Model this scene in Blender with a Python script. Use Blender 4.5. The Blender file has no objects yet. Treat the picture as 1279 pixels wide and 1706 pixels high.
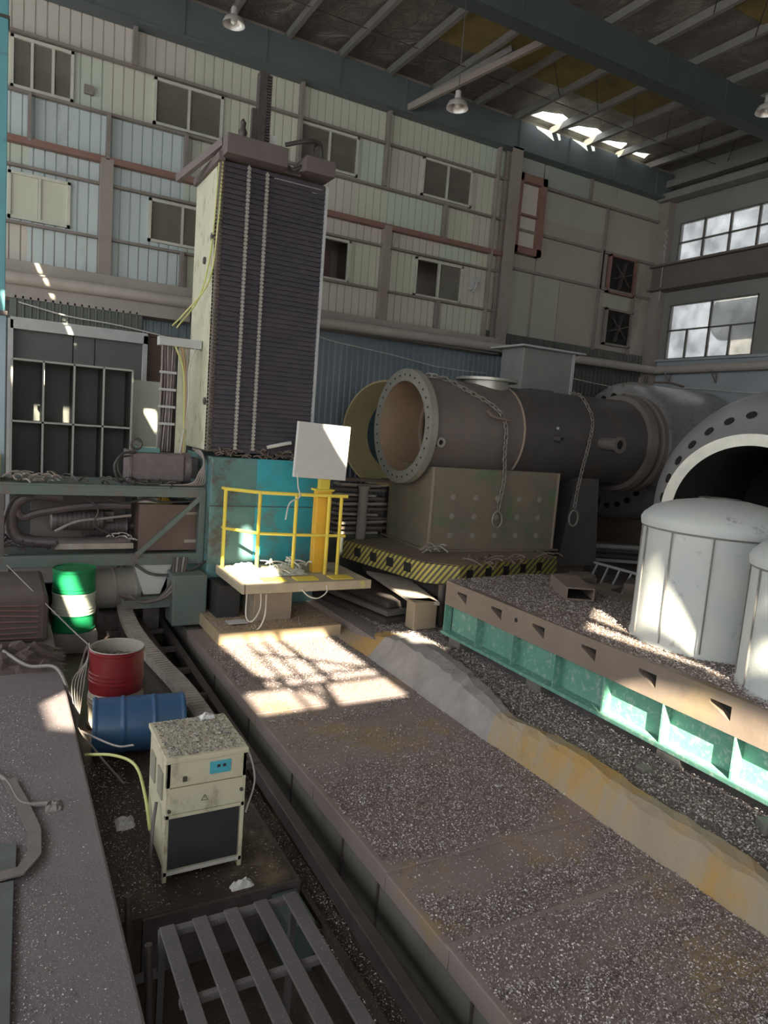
import bpy, bmesh, math, random
from mathutils import Vector, Matrix
random.seed(7)
R = math.radians
scene = bpy.context.scene
COL = scene.collection

# ------------------------------------------------------------------ camera
cam_d = bpy.data.cameras.new('camera')
cam = bpy.data.objects.new('camera', cam_d); COL.objects.link(cam)
FPX = 1167.75
cam_d.sensor_fit = 'VERTICAL'; cam_d.sensor_height = 24.0; cam_d.lens = 24.0*FPX/1706.0
yaw, pit, rol = 0.51052683, 0.11973084, 0.07809734
fw = Vector((math.sin(yaw)*math.cos(pit), math.cos(yaw)*math.cos(pit), -math.sin(pit)))
rt = fw.cross(Vector((0, 0, 1))).normalized(); up = rt.cross(fw)
r2 = rt*math.cos(rol)+up*math.sin(rol); u2 = -rt*math.sin(rol)+up*math.cos(rol)
m3 = Matrix((r2, u2, -fw)).transposed()
cam.matrix_world = Matrix.Translation((0, 0, 3.1)) @ m3.to_4x4()
cam_d.clip_start = 0.05; cam_d.clip_end = 200
scene.camera = cam

# ------------------------------------------------------------------ light
scene.view_settings.view_transform = 'Standard'
scene.view_settings.look = 'None'
scene.view_settings.gamma = 1.0
scene.view_settings.exposure = 1.0
w = bpy.data.worlds.new('world'); scene.world = w; w.use_nodes = True
bg = w.node_tree.nodes['Background']
bg.inputs[0].default_value = (0.93, 0.97, 1.0, 1); bg.inputs[1].default_value = 1.6
SUN = Vector((0.35, 0.75, -0.60)).normalized()
sd = bpy.data.lights.new('sun', 'SUN'); sd.energy = 20.0; sd.angle = R(0.4); sd.color = (1.0, 0.90, 0.70)
sun = bpy.data.objects.new('sun', sd); COL.objects.link(sun)
sun.rotation_euler = SUN.to_track_quat('-Z', 'Y').to_euler(); sun.location = (-6, -12, 20)

# ------------------------------------------------------------------ materials
MATS = {}
def mat(name, c1, c2=None, scale=3.0, rough=0.7, metal=0.0, bump=0.15, bscale=40, c3=None, t3=0.6, s3=1.5,
        stretch=None, speck=None, spt=0.62, sps=90, contrast=0.25, rvar=0.1):
    if name in MATS: return MATS[name]
    m = bpy.data.materials.new(name); m.use_nodes = True; MATS[name] = m
    nt = m.node_tree; N = nt.nodes; L = nt.links
    b = N['Principled BSDF']
    tc = N.new('ShaderNodeTexCoord'); vec = tc.outputs['Object']
    if stretch:
        mp = N.new('ShaderNodeMapping'); mp.inputs['Scale'].default_value = stretch
        L.new(vec, mp.inputs['Vector']); svec = mp.outputs['Vector']
    else: svec = vec
    c2 = c2 or tuple(x*0.7 for x in c1)
    def noise(s, d=5, v=None, r=0.6):
        n = N.new('ShaderNodeTexNoise'); n.inputs['Scale'].default_value = s; n.inputs['Detail'].default_value = d
        n.inputs['Roughness'].default_value = r; L.new(v or vec, n.inputs['Vector']); return n.outputs['Fac']
    def ramp(f, a, bb):
        r_ = N.new('ShaderNodeMapRange'); r_.inputs['From Min'].default_value = a; r_.inputs['From Max'].default_value = bb
        L.new(f, r_.inputs['Value']); return r_.outputs['Result']
    def mix(f, a, bcol):
        x = N.new('ShaderNodeMix'); x.data_type = 'RGBA'
        if hasattr(f, 'links'): L.new(f, x.inputs[0])
        else: x.inputs[0].default_value = f
        for i, v in ((6, a), (7, bcol)):
            if isinstance(v, tuple): x.inputs[i].default_value = v+(1,)
            else: L.new(v, x.inputs[i])
        return x.outputs[2]
    f1 = ramp(noise(scale, 6, svec), 0.5-contrast, 0.5+contrast)
    col = mix(f1, c1, c2)
    if c3: col = mix(ramp(noise(s3, 7, svec, 0.7), t3-0.06, t3+0.06), col, c3)
    if speck: col = mix(ramp(noise(sps, 2, vec), spt-0.03, spt+0.03), col, speck)
    L.new(col, b.inputs['Base Color'])
    b.inputs['Metallic'].default_value = metal
    rr = N.new('ShaderNodeMapRange'); rr.inputs['To Min'].default_value = max(0.02, rough-rvar); rr.inputs['To Max'].default_value = min(1, rough+rvar)
    L.new(f1, rr.inputs['Value']); L.new(rr.outputs['Result'], b.inputs['Roughness'])
    if bump:
        bp = N.new('ShaderNodeBump'); bp.inputs['Strength'].default_value = bump; bp.inputs['Distance'].default_value = 0.02
        L.new(noise(bscale, 6, vec, 0.7), bp.inputs['Height']); L.new(bp.outputs['Normal'], b.inputs['Normal'])
    return m

cream = mat('cream cladding', (.60,.61,.49), (.54,.54,.44), 1.2, .5, 0, .03, 8, (.36,.31,.27), .66, .8, (1,1,.35))
cream2 = mat('greenish cladding', (.55,.61,.50), (.50,.55,.46), 1.2, .5, 0, .03, 8, (.34,.34,.30), .68, .8, (1,1,.35))
cream3 = mat('pale blue cladding', (.55,.63,.62), (.48,.55,.54), 1.0, .5, 0, .03, 8, (.36,.38,.36), .68, .8, (1,1,.35))
cream4 = mat('pinkish cladding', (.60,.56,.49), (.52,.48,.42), 1.0, .55, 0, .03, 8, (.30,.26,.23), .66, .8, (1,1,.35))
girt_m = mat('girt steel', (.20,.17,.15), (.27,.24,.21), 3, .6, .0, .1, 30)
girt_r = mat('red oxide steel', (.22,.11,.085), (.27,.16,.13), 3, .6, 0, .1, 30)
post_m = mat('brown grey column paint', (.26,.21,.18), (.33,.29,.26), 2, .6, 0, .1, 30)
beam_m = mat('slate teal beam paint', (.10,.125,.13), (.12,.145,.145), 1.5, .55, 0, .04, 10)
beam_d = mat('shaded slate beam paint', (.055,.072,.072), (.07,.085,.085), 1.5, .6, 0, .04, 10)  # darker copy of the slate beam paint, shade put into the colour
purl_m = mat('galvanised purlin', (.27,.26,.24), (.21,.20,.18), 3, .5, .2, .05, 20)
teal_m = mat('light teal paint', (.12,.36,.40), (.10,.28,.31), 2, .5, 0, .05, 20, (.10,.12,.11), .68, 3)
pale_teal = mat('pale blue grey paint', (.32,.42,.47), (.25,.33,.38), 2, .5)
band_m = mat('dusty grey concrete band', (.30,.27,.24), (.38,.35,.31), 1.5, .85, 0, .2, 30)
pipe_m = mat('dusty pipe', (.47,.42,.38), (.38,.34,.30), 3, .6, 0, .1, 30)
corr_m = mat('blue grey corrugated steel', (.26,.31,.35), (.33,.39,.42), 1.0, .4, .4, .05, 10, (.30,.29,.36), .6, .9, (1.5,1,.3))
corr_d = mat('dark green corrugated steel', (.10,.115,.10), (.15,.16,.14), 1.0, .5, .3, .05, 10)
rwall_m = mat('grey plaster wall', (.20,.205,.19), (.25,.25,.23), .8, .85, 0, .1, 20)
rwall_b = mat('blue grey lower wall', (.38,.41,.42), (.31,.34,.36), .8, .8, 0, .1, 20)
crane_m = mat('brown crane beam', (.13,.105,.09), (.17,.14,.12), 1.5, .6, 0, .05, 10)
wframe = mat('cream window frame', (.62,.62,.53), (.50,.50,.42), 5, .5)
dframe = mat('dark steel sash', (.09,.085,.08), (.13,.12,.10), 5, .5)
room_m = mat('dim office wall', (.40,.36,.31), (.33,.30,.27), 1, .8, 0, 0)
ochre_m = mat('ochre skylight sheet', (.27,.21,.055), (.19,.14,.045), 2.0, .5, 0, .3, 6, (.14,.11,.05), .6, 1.2)
door_m = mat('grey green door panel', (.085,.09,.085), (.11,.115,.11), 2, .5, 0, .05, 10)
lgrey = mat('light grey frame paint', (.50,.51,.50), (.40,.41,.40), 4, .6)
# machine
slat_m = mat('charcoal way cover slat', (.125,.11,.125), (.075,.07,.085), 2.5, .55, .25, .1, 30, (.13,.10,.10), .62, 1.2)
slat_r = mat('worn brown way cover edge', (.16,.125,.10), (.10,.08,.07), 4, .6, .2, .1, 30)
cast_m = mat('pale yellow green casting', (.52,.52,.36), (.60,.58,.46), 5, .7, 0, .3, 40, (.34,.30,.18), .60, 6, (1,1,.5))
capm = mat('brown cap paint', (.12,.095,.09), (.155,.125,.115), 3, .55, 0, .05, 20)
chain_m = mat('dull chain steel', (.30,.27,.235), (.20,.18,.16), 12, .5, .3, .05)
steel_l = mat('bright chain steel', (.55,.52,.47), (.40,.36,.32), 12, .4, .5, .05)
steel_d = mat('dark greasy steel', (.07,.06,.058), (.12,.10,.095), 8, .5, .4, .2, 40)
teal_b = mat('turquoise machine paint', (.04,.40,.48), (.05,.30,.36), 2.2, .4, 0, .1, 30, (.13,.20,.19), .58, 1.6)
teal_g = mat('grey green machine paint', (.12,.26,.245), (.10,.19,.19), 2.2, .45, 0, .15, 30, (.10,.09,.08), .58, 2)
yel = mat('safety yellow paint', (.80,.58,.06), (.70,.60,.10), 6, .5, 0, .15, 40, (.35,.27,.12), .68, 8)
plank_m = mat('dusty timber platform', (.47,.40,.28), (.36,.30,.22), 4, .8, 0, .3, 30, (.50,.47,.15), .66, 4)
white_b = mat('off white sheet board', (.62,.61,.58), (.55,.54,.52), 4, .5, 0, .05, 20)
bag_m = mat('pale blue plastic', (.65,.76,.78), (.50,.60,.62), 10, .4, 0, .4, 20)
green_f = mat('green grey frame paint', (.10,.145,.125), (.15,.17,.15), 3, .6, 0, .15, 30, (.16,.12,.10), .60, 3)
dark_m = mat('dark purple grey greasy metal', (.085,.065,.07), (.14,.11,.11), 5, .45, .2, .3, 30)
brown_b = mat('brown tank paint', (.13,.085,.065), (.17,.115,.09), 2, .6)
cab_grey = mat('green grey cabinet steel', (.075,.085,.075), (.10,.10,.09), 2, .55)  # kept dark so the shade inside the compartments is in the colour
cab_mid = mat('dusty cabinet shelf', (.20,.19,.17), (.15,.145,.13), 3, .8)
cab_edge = mat('pale cabinet edge', (.36,.35,.32), (.42,.41,.37), 5, .6)
mot_m = mat('purple brown motor paint', (.13,.10,.11), (.20,.165,.16), 7, .5, .2, .3, 30, (.38,.35,.31), .68, 8)
rubber = mat('black rubber hose', (.035,.035,.035), (.07,.06,.055), 6, .5)
hose_g = mat('grey hose', (.30,.26,.235), (.22,.19,.17), 6, .5)
hose_y = mat('yellow green hose', (.48,.50,.16), (.55,.55,.22), 6, .5)
cord_w = mat('white cord', (.62,.60,.54), (.5,.48,.43), 6, .6)
# floor things
bed_m = mat('worn brown steel way cover', (.245,.19,.175), (.31,.255,.24), 1.4, .5, .25, .12, 25, (.33,.24,.14), .60, 1.1)
bed_s = mat('grey green bed side', (.13,.125,.11), (.175,.16,.14), 1.5, .6, .1, .15, 20, (.10,.085,.07), .62, 2.5)
conc_m = mat('ochre stained concrete', (.30,.245,.18), (.37,.31,.22), 1.6, .85, 0, .8, 12, (.40,.25,.09), .52, .9, (1,1,.35))
conc_g = mat('grey broken concrete', (.36,.33,.31), (.22,.20,.19), 3.0, .9, 0, 1.0, 9)
gravel_m = mat('chip covered floor', (.15,.125,.12), (.23,.20,.19), 3, .9, 0, .8, 60, None, .6, 1, None, (.50,.46,.43), .60, 130)
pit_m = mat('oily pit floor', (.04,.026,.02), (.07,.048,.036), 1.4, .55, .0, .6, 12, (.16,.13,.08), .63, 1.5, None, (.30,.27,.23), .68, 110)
ledge_m = mat('dusty concrete ledge', (.135,.11,.112), (.19,.16,.162), 1.2, .9, 0, .35, 40, (.14,.12,.12), .6, 2.2, None, (.40,.37,.35), .66, 120)
chip_a = mat('bright metal chip', (.66,.61,.59), (.55,.50,.48), 20, .4, .0, 0)
chip_b = mat('dull metal chip', (.44,.39,.38), (.34,.30,.29), 20, .5, .0, 0)
chip_c = mat('brown metal chip', (.11,.08,.08), (.17,.13,.125), 20, .6, .0, 0)
table_b = mat('brown cast iron', (.19,.145,.115), (.235,.185,.15), 2, .6, .1, .12, 30, (.27,.205,.13), .60, 1.2)
table_g = mat('green bolster paint', (.10,.27,.205), (.14,.32,.25), 4, .6, 0, .25, 40, (.30,.40,.34), .58, 14)
hole_m = mat('painted recess shade', (.012,.011,.01), (.02,.018,.016), 5, .9, 0, 0)  # black colour imitates the shade inside holes, slots and bores
tank_m = mat('weathered white tank', (.52,.53,.49), (.44,.47,.47), 1.5, .6, 0, .15, 30, (.24,.24,.235), .66, 5.0)
tank_s = mat('dark tank seam', (.15,.14,.13), (.25,.24,.22), 8, .8)
ves_m = mat('brown grey vessel steel', (.27,.225,.20), (.205,.175,.165), 1.2, .45, .35, .1, 30, (.25,.20,.16), .60, 1.0)
ves_d = mat('dark vessel steel', (.155,.14,.137), (.115,.105,.105), 1.3, .42, .4, .1, 30, (.17,.14,.12), .62, 1.1)
ves_in = mat('rusty vessel bore', (.36,.24,.16), (.27,.20,.135), 2.0, .6, .1, .3, 15, (.30,.25,.16), .60, 2)
flange_m = mat('machined flange steel', (.50,.48,.41), (.40,.39,.34), 5, .4, .5, .1, 30)
stand_m = mat('rust and green stand steel', (.27,.215,.15), (.19,.165,.13), 1.6, .55, .15, .15, 30, (.14,.20,.11), .60, 1.3)
stand_e = mat('weld edge', (.35,.27,.21), (.28,.22,.17), 6, .6)
ochre_p = mat('ochre primer', (.40,.32,.17), (.33,.28,.15), 2, .55, .0, .1, 20, (.29,.27,.14), .58, 1.6)
tealband = mat('slate blue band', (.14,.21,.24), (.10,.16,.19), 2, .5)
silver = mat('shiny grey shell steel', (.42,.41,.405), (.31,.31,.31), 1.2, .30, .45, .08, 20, (.50,.49,.49), .58, .9)
silver2 = mat('brushed grey shell steel', (.46,.45,.455), (.36,.35,.355), 1.2, .38, .4, .08, 20)
rust_bits = mat('rusty scrap', (.15,.11,.085), (.23,.18,.145), 6, .8, .1, .5, 20)
grease = mat('light greasy rag', (.42,.37,.31), (.28,.24,.20), 8, .8, 0, .4, 30)
cabinet_m = mat('grimy cream enamel', (.58,.54,.38), (.50,.46,.33), 5, .5, 0, .1, 30, (.30,.26,.17), .62, 5, (1,1,.5))
mesh_m = mat('black grille', (.022,.021,.022), (.03,.028,.03), 5, .6)
cyan_m = mat('cyan control panel', (.06,.34,.42), (.08,.40,.48), 8, .4)
red_m = mat('dark red drum paint', (.20,.012,.016), (.15,.010,.012), 3, .4, 0, .05, 20, (.20,.05,.04), .66, 6)
drumw = mat('grimy white drum paint', (.55,.47,.38), (.40,.33,.27), 4, .5, 0, .05, 20)
drumg = mat('green drum paint', (.012,.24,.09), (.01,.17,.06), 3, .35)
drumwh = mat('white drum band', (.62,.64,.55), (.55,.57,.48), 3, .4)
blue_m = mat('blue drum plastic', (.032,.085,.17), (.04,.10,.20), 3, .38, 0, .05, 20)
beige_m = mat('beige drum', (.36,.33,.28), (.28,.26,.22), 3, .6)
strap_m = mat('worn lifting strap', (.14,.12,.115), (.19,.165,.15), 9, .9, 0, .3, 60)
board_m = mat('dark green board', (.105,.115,.11), (.08,.085,.08), 3, .7, 0, .2, 20)
rag_m = mat('grey rag', (.20,.185,.175), (.26,.24,.225), 8, .9, 0, .4, 40)
pal_m = mat('dark grey steel slat', (.09,.08,.082), (.12,.105,.105), 3, .6, .2, .1, 30, None, .6, 1, None, (.5,.45,.42), .70, 140)
tarp_m = mat('brown tarpaulin', (.12,.088,.075), (.08,.06,.055), 2, .8, 0, .4, 12)
lampm = mat('aluminium lamp shade', (.70,.68,.63), (.6,.58,.54), 4, .35, .6, 0)
out_m = mat('outdoor pale cladding', (.62,.60,.57), (.52,.52,.50), 1, .7)

def foil_material():
    m = mat('silver roof foil', (.36,.335,.30), (.24,.225,.21), .7, .36, .5, 0, 10, (.46,.43,.38), .58, 1.0)
    nt = m.node_tree; N = nt.nodes; L = nt.links; b = N['Principled BSDF']
    tc = N.new('ShaderNodeTexCoord')
    n = N.new('ShaderNodeTexNoise'); n.inputs['Scale'].default_value = 1.6; n.inputs['Detail'].default_value = 8; n.inputs['Roughness'].default_value = .62; n.inputs['Distortion'].default_value = 1.5
    L.new(tc.outputs['Object'], n.inputs['Vector'])
    bp = N.new('ShaderNodeBump'); bp.inputs['Strength'].default_value = .9; bp.inputs['Distance'].default_value = .18
    L.new(n.outputs['Fac'], bp.inputs['Height']); L.new(bp.outputs['Normal'], b.inputs['Normal'])
    return m
foil_m = foil_material()

def glass_material(name, tint, clear):
    m = bpy.data.materials.new(name); m.use_nodes = True
    nt = m.node_tree; N = nt.nodes; L = nt.links
    for n in list(N):
        if n.type != 'OUTPUT_MATERIAL': N.remove(n)
    out = [n for n in N if n.type == 'OUTPUT_MATERIAL'][0]
    t = N.new('ShaderNodeBsdfTransparent'); d = N.new('ShaderNodeBsdfDiffuse'); g = N.new('ShaderNodeBsdfGlossy')
    d.inputs['Color'].default_value = tint+(1,); g.inputs['Roughness'].default_value = .08
    n = N.new('ShaderNodeTexNoise'); n.inputs['Scale'].default_value = 1.7; n.inputs['Detail'].default_value = 4
    tc = N.new('ShaderNodeTexCoord'); L.new(tc.outputs['Object'], n.inputs['Vector'])
    mr = N.new('ShaderNodeMapRange'); mr.inputs['From Min'].default_value = .3; mr.inputs['From Max'].default_value = .7
    mr.inputs['To Min'].default_value = 1-clear-.12; mr.inputs['To Max'].default_value = min(1, 1-clear+.12); L.new(n.outputs['Fac'], mr.inputs['Value'])
    mx = N.new('ShaderNodeMixShader'); L.new(mr.outputs['Result'], mx.inputs[0]); L.new(t.outputs[0], mx.inputs[1]); L.new(d.outputs[0], mx.inputs[2])
    m2 = N.new('ShaderNodeMixShader'); m2.inputs[0].default_value = .10; L.new(mx.outputs[0], m2.inputs[1]); L.new(g.outputs[0], m2.inputs[2])
    L.new(m2.outputs[0], out.inputs['Surface']); return m
glass_d = glass_material('dusty office glass', (.22,.205,.165), .42)
glass_c = glass_material('clear dusty glass', (.42,.44,.46), .42)

def chevron_material():
    m = mat('yellow hazard stripe paint', (.52,.44,.08), (.40,.35,.10), 4, .55, 0, .15, 30)
    nt = m.node_tree; N = nt.nodes; L = nt.links; b = N['Principled BSDF']
    src = b.inputs['Base Color'].links[0].from_socket
    tc = N.new('ShaderNodeTexCoord'); mp = N.new('ShaderNodeMapping')
    mp.inputs['Rotation'].default_value = (0, 0, 0)
    L.new(tc.outputs['Object'], mp.inputs['Vector'])
    sep = N.new('ShaderNodeSeparateXYZ'); L.new(mp.outputs[0], sep.inputs[0])
    def mth(op, a, bb):
        x = N.new('ShaderNodeMath'); x.operation = op
        for i, v in enumerate((a, bb)):
            if isinstance(v, (int, float)): x.inputs[i].default_value = v
            else: L.new(v, x.inputs[i])
        return x.outputs[0]
    s = mth('ADD', mth('SUBTRACT', sep.outputs['X'], sep.outputs['Y']), mth('MULTIPLY', sep.outputs['Z'], -1.0))
    fr = mth('FRACT', mth('MULTIPLY', s, 7.5), 0)
    st = mth('GREATER_THAN', fr, .52)
    x = N.new('ShaderNodeMix'); x.data_type = 'RGBA'; L.new(st, x.inputs[0]); L.new(src, x.inputs[6]); x.inputs[7].default_value = (.085,.075,.06,1)
    L.new(x.outputs[2], b.inputs['Base Color']); return m
chev_m = chevron_material()

# ------------------------------------------------------------------ mesh helpers
ORG = {}
def catmull(P, n=6):
    P = [Vector(p) for p in P]
    if len(P) < 3: return P
    Q = [P[0]*2-P[1]]+P+[P[-1]*2-P[-2]]; out = []
    for i in range(1, len(Q)-2):
        a, b, c, d = Q[i-1:i+3]
        for k in range(n):
            t = k/n
            out.append(.5*((2*b)+(c-a)*t+(2*a-5*b+4*c-d)*t*t+(-a+3*b-3*c+d)*t**3))
    out.append(P[-1]); return out
class G:
    def __init__(s): s.v = []; s.f = []; s.sm = []; s.mi = []
    def add(s, vs, fs, smooth=False, mi=0):
        k = len(s.v); s.v += [tuple(v) for v in vs]
        for f in fs: s.f.append(tuple(i+k for i in f)); s.sm.append(smooth); s.mi.append(mi)
        return s
    def box(s, x0, x1, y0, y1, z0, z1, M=None, mi=0):
        v = [Vector((x, y, z)) for z in (z0, z1) for y in (y0, y1) for x in (x0, x1)]
        if M is not None: v = [M @ p for p in v]
        return s.add(v, [(0,2,3,1),(4,5,7,6),(0,1,5,4),(2,6,7,3),(0,4,6,2),(1,3,7,5)], mi=mi)
    def cyl(s, a, b, r0, r1=None, n=20, cap=True, mi=0):
        a = Vector(a); b = Vector(b); r1 = r0 if r1 is None else r1
        return s.lathe([(0, r0), ((b-a).length, r1)], a, b-a, n, cap, mi)
    def lathe(s, prof, o, ax, n=32, cap=True, mi=0, smooth=True, ref=None):
        o = Vector(o); ax = Vector(ax).normalized()
        u = Vector(ref) if ref else (Vector((0,0,1)) if abs(ax.z) < .9 else Vector((1,0,0)))
        u = (u-ax*u.dot(ax)).normalized(); w_ = ax.cross(u)
        vs = []; fs = []
        for (d, r) in prof:
            for i in range(n):
                t = 2*math.pi*i/n; vs.append(o+ax*d+(u*math.cos(t)+w_*math.sin(t))*max(r, 1e-4))
        for j in range(len(prof)-1):
            for i in range(n):
                k = (i+1) % n; fs.append((j*n+i, j*n+k, (j+1)*n+k, (j+1)*n+i))
        s.add(vs, fs, smooth, mi)
        if cap:
            m_ = len(prof)-1
            s.add(vs[:n], [tuple(range(n-1, -1, -1))], False, mi); s.add(vs[m_*n:], [tuple(range(n))], False, mi)
        return s
    def tube(s, path, r, n=8, smooth=True, mi=0, sm=True):
        P = catmull(path) if smooth else [Vector(p) for p in path]
        T = [(P[min(i+1, len(P)-1)]-P[max(i-1, 0)]).normalized() for i in range(len(P))]
        u = T[0].orthogonal().normalized(); vs = []; fs = []
        for i, p in enumerate(P):
            u = (u-T[i]*u.dot(T[i])).normalized(); w_ = T[i].cross(u)
            for k in range(n):
                t = 2*math.pi*k/n; vs.append(p+(u*math.cos(t)+w_*math.sin(t))*r)
        for j in range(len(P)-1):
            for i in range(n): fs.append((j*n+i, j*n+(i+1) % n, (j+1)*n+(i+1) % n, (j+1)*n+i))
        m_ = len(P)-1
        fs += [tuple(range(n-1, -1, -1)), tuple(m_*n+i for i in range(n))]
        return s.add(vs, fs, sm, mi)
    def beam(s, a, b, w_, h, upv=(0,0,1), mi=0):
        a = Vector(a); b = Vector(b); d = (b-a); L_ = d.length; d.normalize(); u = Vector(upv); sd_ = d.cross(u).normalized(); u = sd_.cross(d)
        v = [a+d*t+sd_*x+u*z for z in (-h/2, h/2) for t in (0, L_) for x in (-w_/2, w_/2)]
        return s.add(v, [(0,2,3,1),(4,5,7,6),(0,1,5,4),(2,6,7,3),(0,4,6,2),(1,3,7,5)], mi=mi)
    def prism(s, pts, z0, z1, mi=0):
        n = len(pts); vs = [(x, y, z0) for x, y in pts]+[(x, y, z1) for x, y in pts]
        return s.add(vs, [tuple(range(n-1, -1, -1)), tuple(range(n, 2*n))]+[(i, (i+1) % n, n+(i+1) % n, n+i) for i in range(n)], mi=mi)
    def torus(s, c, nrm, R_, r, sx=1, n=20, m_=8, up_=None):
        nrm = Vector(nrm).normalized(); u = Vector(up_) if up_ else nrm.orthogonal(); u = (u-nrm*u.dot(nrm)).normalized(); w_ = nrm.cross(u); c = Vector(c)
        vs = []; fs = []
        for i in range(n):
            t = 2*math.pi*i/n; d = u*math.cos(t)*sx+w_*math.sin(t); dd = (u*math.cos(t)+w_*math.sin(t)).normalized()
            for j in range(m_):
                a = 2*math.pi*j/m_; vs.append(c+d*R_+dd*r*math.cos(a)+nrm*r*math.sin(a))
        for i in range(n):
            for j in range(m_): fs.append((i*m_+j, ((i+1) % n)*m_+j, ((i+1) % n)*m_+(j+1) % m_, i*m_+(j+1) % m_))
        return s.add(vs, fs, True)
    def build(s, name, m, parent=None, bevel=0, label=None):
        if parent is not None: o0 = ORG[parent.name]
        else:
            xs, ys, zs = zip(*s.v); o0 = Vector(((min(xs)+max(xs))/2, (min(ys)+max(ys))/2, min(zs)))
        me = bpy.data.meshes.new(name)
        me.from_pydata([(x-o0.x, y-o0.y, z-o0.z) for x, y, z in s.v], [], s.f)
        me.polygons.foreach_set('use_smooth', s.sm); me.polygons.foreach_set('material_index', s.mi)
        for mm in (m if isinstance(m, (list, tuple)) else [m]): me.materials.append(mm)
        me.update()
        bm = bmesh.new(); bm.from_mesh(me); bmesh.ops.remove_doubles(bm, verts=bm.verts, dist=1e-5)
        bmesh.ops.recalc_face_normals(bm, faces=bm.faces)
        for e in bm.edges:
            if len(e.link_faces) == 2 and e.calc_face_angle(0) > R(38): e.smooth = False
        bm.to_mesh(me); bm.free()
        o = bpy.data.objects.new(name, me); COL.objects.link(o)
        if parent is not None: o.parent = parent
        else: o.location = o0
        ORG[o.name] = o0
        if bevel:
            b = o.modifiers.new('bevel', 'BEVEL'); b.width = bevel; b.segments = 2; b.limit_method = 'ANGLE'; b.angle_limit = R(50)
        if label: o['label'] = label
        return o
def thing(name, loc, label, cat, group=None):
    o = bpy.data.objects.new(name, None); COL.objects.link(o); o.location = loc; ORG[o.name] = Vector(loc)
    o.empty_display_size = .1; return tag(o, label, cat, group)
def tag(o, label, cat, group=None, kind=None):
    o['label'] = label; o['category'] = cat
    if group: o['group'] = group
    if kind: o['kind'] = kind
    return o
def struct(o): o['kind'] = 'structure'; return o
TRIM = [0]
def trim(g, m, label, cat, bevel=0):
    TRIM[0] += 1
    o = g.build('trim_%d' % TRIM[0], m, bevel=bevel); struct(o); o['label'] = label; o['category'] = cat; return o
def setting(g, name, m, label, cat, bevel=0):
    o = g.build(name, m, bevel=bevel); struct(o); o['label'] = label; o['category'] = cat; return o

def corrug(x0, x1, z0, z1, y, pitch, amp, holes=(), flat=.55, zcuts=(), xcuts=(), nm=4, groove=False, tint=None):
    """vertical trapezoid ribbed sheet facing -y with openings"""
    pts = []
    x = x0
    while x < x1-1e-6:
        for dx, dy in (((0, 0), (pitch*.86, 0), (pitch*.90, amp), (pitch*.96, amp)) if groove else ((0, 0), (pitch*flat, 0), (pitch*(flat+.1), -amp), (pitch*.9, -amp))):
            if x+dx < x1: pts.append((x+dx, y+dy))
        x += pitch
    pts.append((x1, y))
    def yat(xx):
        for (a, ya), (b, yb) in zip(pts, pts[1:]):
            if a <= xx <= b: return ya+(yb-ya)*(xx-a)/(b-a+1e-9)
        return y
    xs = sorted(set([p[0] for p in pts]+[h[0] for h in holes]+[h[1] for h in holes]+[c for c in xcuts if x0 < c < x1]))
    g = G(); cells = {}
    for a, b in zip(xs, xs[1:]):
        if b-a < 1e-6: continue
        mid = (a+b)/2
        zs = sorted(set([z0, z1]+[z for h in holes for z in (h[2], h[3]) if h[0] <= mid <= h[1]]+[c for c in zcuts if z0 < c < z1]))
        for c, d in zip(zs, zs[1:]):
            zm = (c+d)/2
            if any(h[0] <= mid <= h[1] and h[2] <= zm <= h[3] for h in holes): continue
            key = (sum(1 for q in xcuts if q < mid), sum(1 for q in zcuts if q < zm))
            if key not in cells: cells[key] = tint(mid, zm) if tint else random.choice(range(nm))
            g.add([(a, yat(a), c), (b, yat(b), c), (b, yat(b), d), (a, yat(a), d)], [(0,1,2,3)], mi=cells[key])
    return g, cells

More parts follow.
